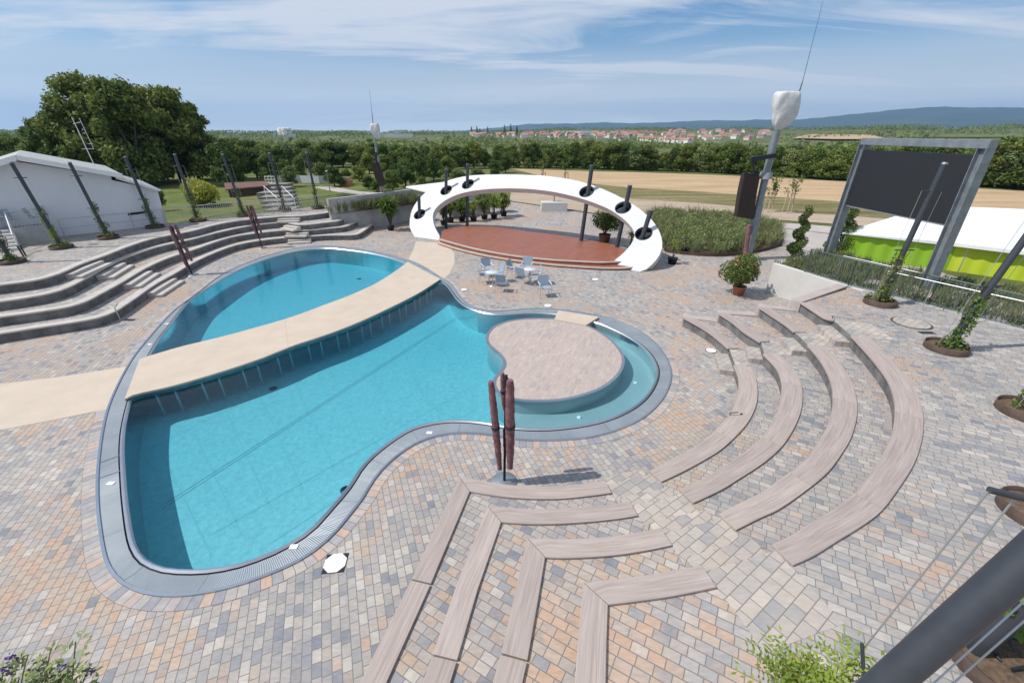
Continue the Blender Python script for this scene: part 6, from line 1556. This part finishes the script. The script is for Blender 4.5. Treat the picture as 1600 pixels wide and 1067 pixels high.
for x, y, zone in spots:
    if zone == 'a': y = 209 + rg.uniform(0, 6) + (x - 735) * .012
    elif zone == 'b': y = rg.uniform(206, 221)
    p = hit(x, y)
    if p is None: continue
    i = rg.choice([0, 0, 1, 1, 2]) if zone != 'c' else rg.choice([0, 1]); s_ = .68 if zone != 'a' else .8; rz = rg.choice([.3, 1.3, 1.7]) + rg.uniform(-.2, .2)
    if cnt < 3: o = protos[cnt]; i = cnt; o.location = p; o.rotation_euler = (0, 0, rz); o.scale = (s_,) * 3; o['label'] = HL[i]
    else: copy_tree(protos[i], p, HL[i], rz, (s_,) * 3)
    cnt += 1
def hall(x0, x1, y, h, label, m=ROOFW):
    p, q = hit(x0, y), hit(x1, y)
    if p is None or q is None: return
    t = thing('long_hall', label, 'hall', tuple(p), 'long white halls on the horizon'); z0 = min(p.z, q.z); mb = MB(); mb.obox(p, q, 30, z0 - 4, z0 + h); mb.build('wall', m, t); mb = MB(); mb.obox(p, q, 32, z0 + h, z0 + h + 1.2); mb.build('roof', ROOFW, t)
hall(868, 932, 210.5, 5, 'long white hall roof on the horizon above the arch top'); hall(590, 645, 213.5, 3, 'low white greenhouse roof on the horizon right of the slim mast'); hall(425, 462, 214, 3, 'pale factory hall on the horizon beyond the orchard')
for k, (x, w_) in enumerate([(441, 3), (446, 4), (452, 3)]):
    p = hit(x, 214)
    if p: t = thing('silo', 'pale silo above the factory hall on the horizon, %s of three' % ['leftmost', 'middle', 'rightmost'][k], 'silo', tuple(p), 'silos on the horizon'); mb = MB(); mb.lathe(p, [(6, -3), (6, 12), (4, 14), (0, 15)], 14); mb.build('tank', CONC_L, t)
for k, x in enumerate([737, 745.5, 750, 762, 788.5, 798, 807.5]):
    p = hit(x, 212)
    if p is None: continue
    d_ = Vector((p.x, p.y, 0)).length; t = thing('poplar', 'thin dark poplar in the row above the red town roofs', 'poplar tree', tuple(p), 'poplars above the distant town'); hp = 20 + 6 * ((k * 37) % 3) / 3 - (8 if k == 2 else 0)
    leaves('crown', [p + up3 * hp * u for u in (.2, .35, .5, .65, .8)], [(1.6, 1.6, hp * .14), (2.2, 2.2, hp * .14), (2.2, 2.2, hp * .14), (1.7, 1.7, hp * .14), (1, 1, hp * .14)], 500, .8, LEAF_D, t, seed=k); mb = MB(); mb.tube(p - up3 * 2, p + up3 * hp * .3, .4, .3, 6); mb.build('trunk', BARK, t)
# hills on the horizon
ridge = [(300, 212), (500, 211), (700, 207), (745, 202.5), (790, 198), (830, 193.5), (880, 193.5), (950, 191.5), (990, 193), (1060, 190.5), (1105, 188), (1150, 189), (1180, 187), (1230, 188), (1262, 186), (1320, 180), (1370, 175), (1400, 171.5), (1440, 168.5), (1480, 166.8), (1520, 168.5), (1560, 167.5), (1600, 169), (1700, 174), (1900, 182)]
mb = MB(); D_ = 7000; cols_ = []; xs_ = [300 + k * 8 for k in range(201)]
for i, x in enumerate(xs_):
    y = interp(x, ridge) + .35 * math.sin(i * 1.7) + .25 * math.sin(i * .77); d = ray(x, y); hz = math.hypot(d.x, d.y); top_ = Vector((d.x / hz * D_, d.y / hz * D_, H + d.z / hz * D_)); u = Vector((d.x / hz, d.y / hz, 0)); colp = []
    for f_, r_ in ((0, 3200), (.06, 3900), (.16, 4700), (.36, 5500), (.66, 6300), (1, 7000), (.75, 7900), (0, 9000)):
        hgt2 = -10 + (top_.z + 10) * f_ * (1 + (.05 * math.sin(i * .31 + r_) if 0 < f_ < 1 else 0)); colp.append(Vector((u.x * r_, u.y * r_, hgt2)))
    cols_.append(colp)
n8 = 8; vs = [p for c in cols_ for p in c]; mb.add(vs, [(i * n8 + j, (i + 1) * n8 + j, (i + 1) * n8 + j + 1, i * n8 + j + 1) for i in range(len(cols_) - 1) for j in range(n8 - 1)], smooth=True)
mb.build('hills', HILLM, kind='structure')
# haze: one closed box of even pale air
hz = bpy.data.materials.new('haze_air'); hz.use_nodes = True; t = hz.node_tree; t.nodes.clear(); o_ = N(t, 'ShaderNodeOutputMaterial'); pv = N(t, 'ShaderNodeVolumePrincipled'); pv.inputs['Color'].default_value = (.34, .62, 1.0, 1); pv.inputs['Density'].default_value = .0001; pv.inputs['Anisotropy'].default_value = .2
LK(t, pv.outputs[0], o_.inputs['Volume'])
mb = MB(); mb.box(-9300, 9300, -200, 9300, -14, 460); mb.build('haze', hz, kind='stuff')
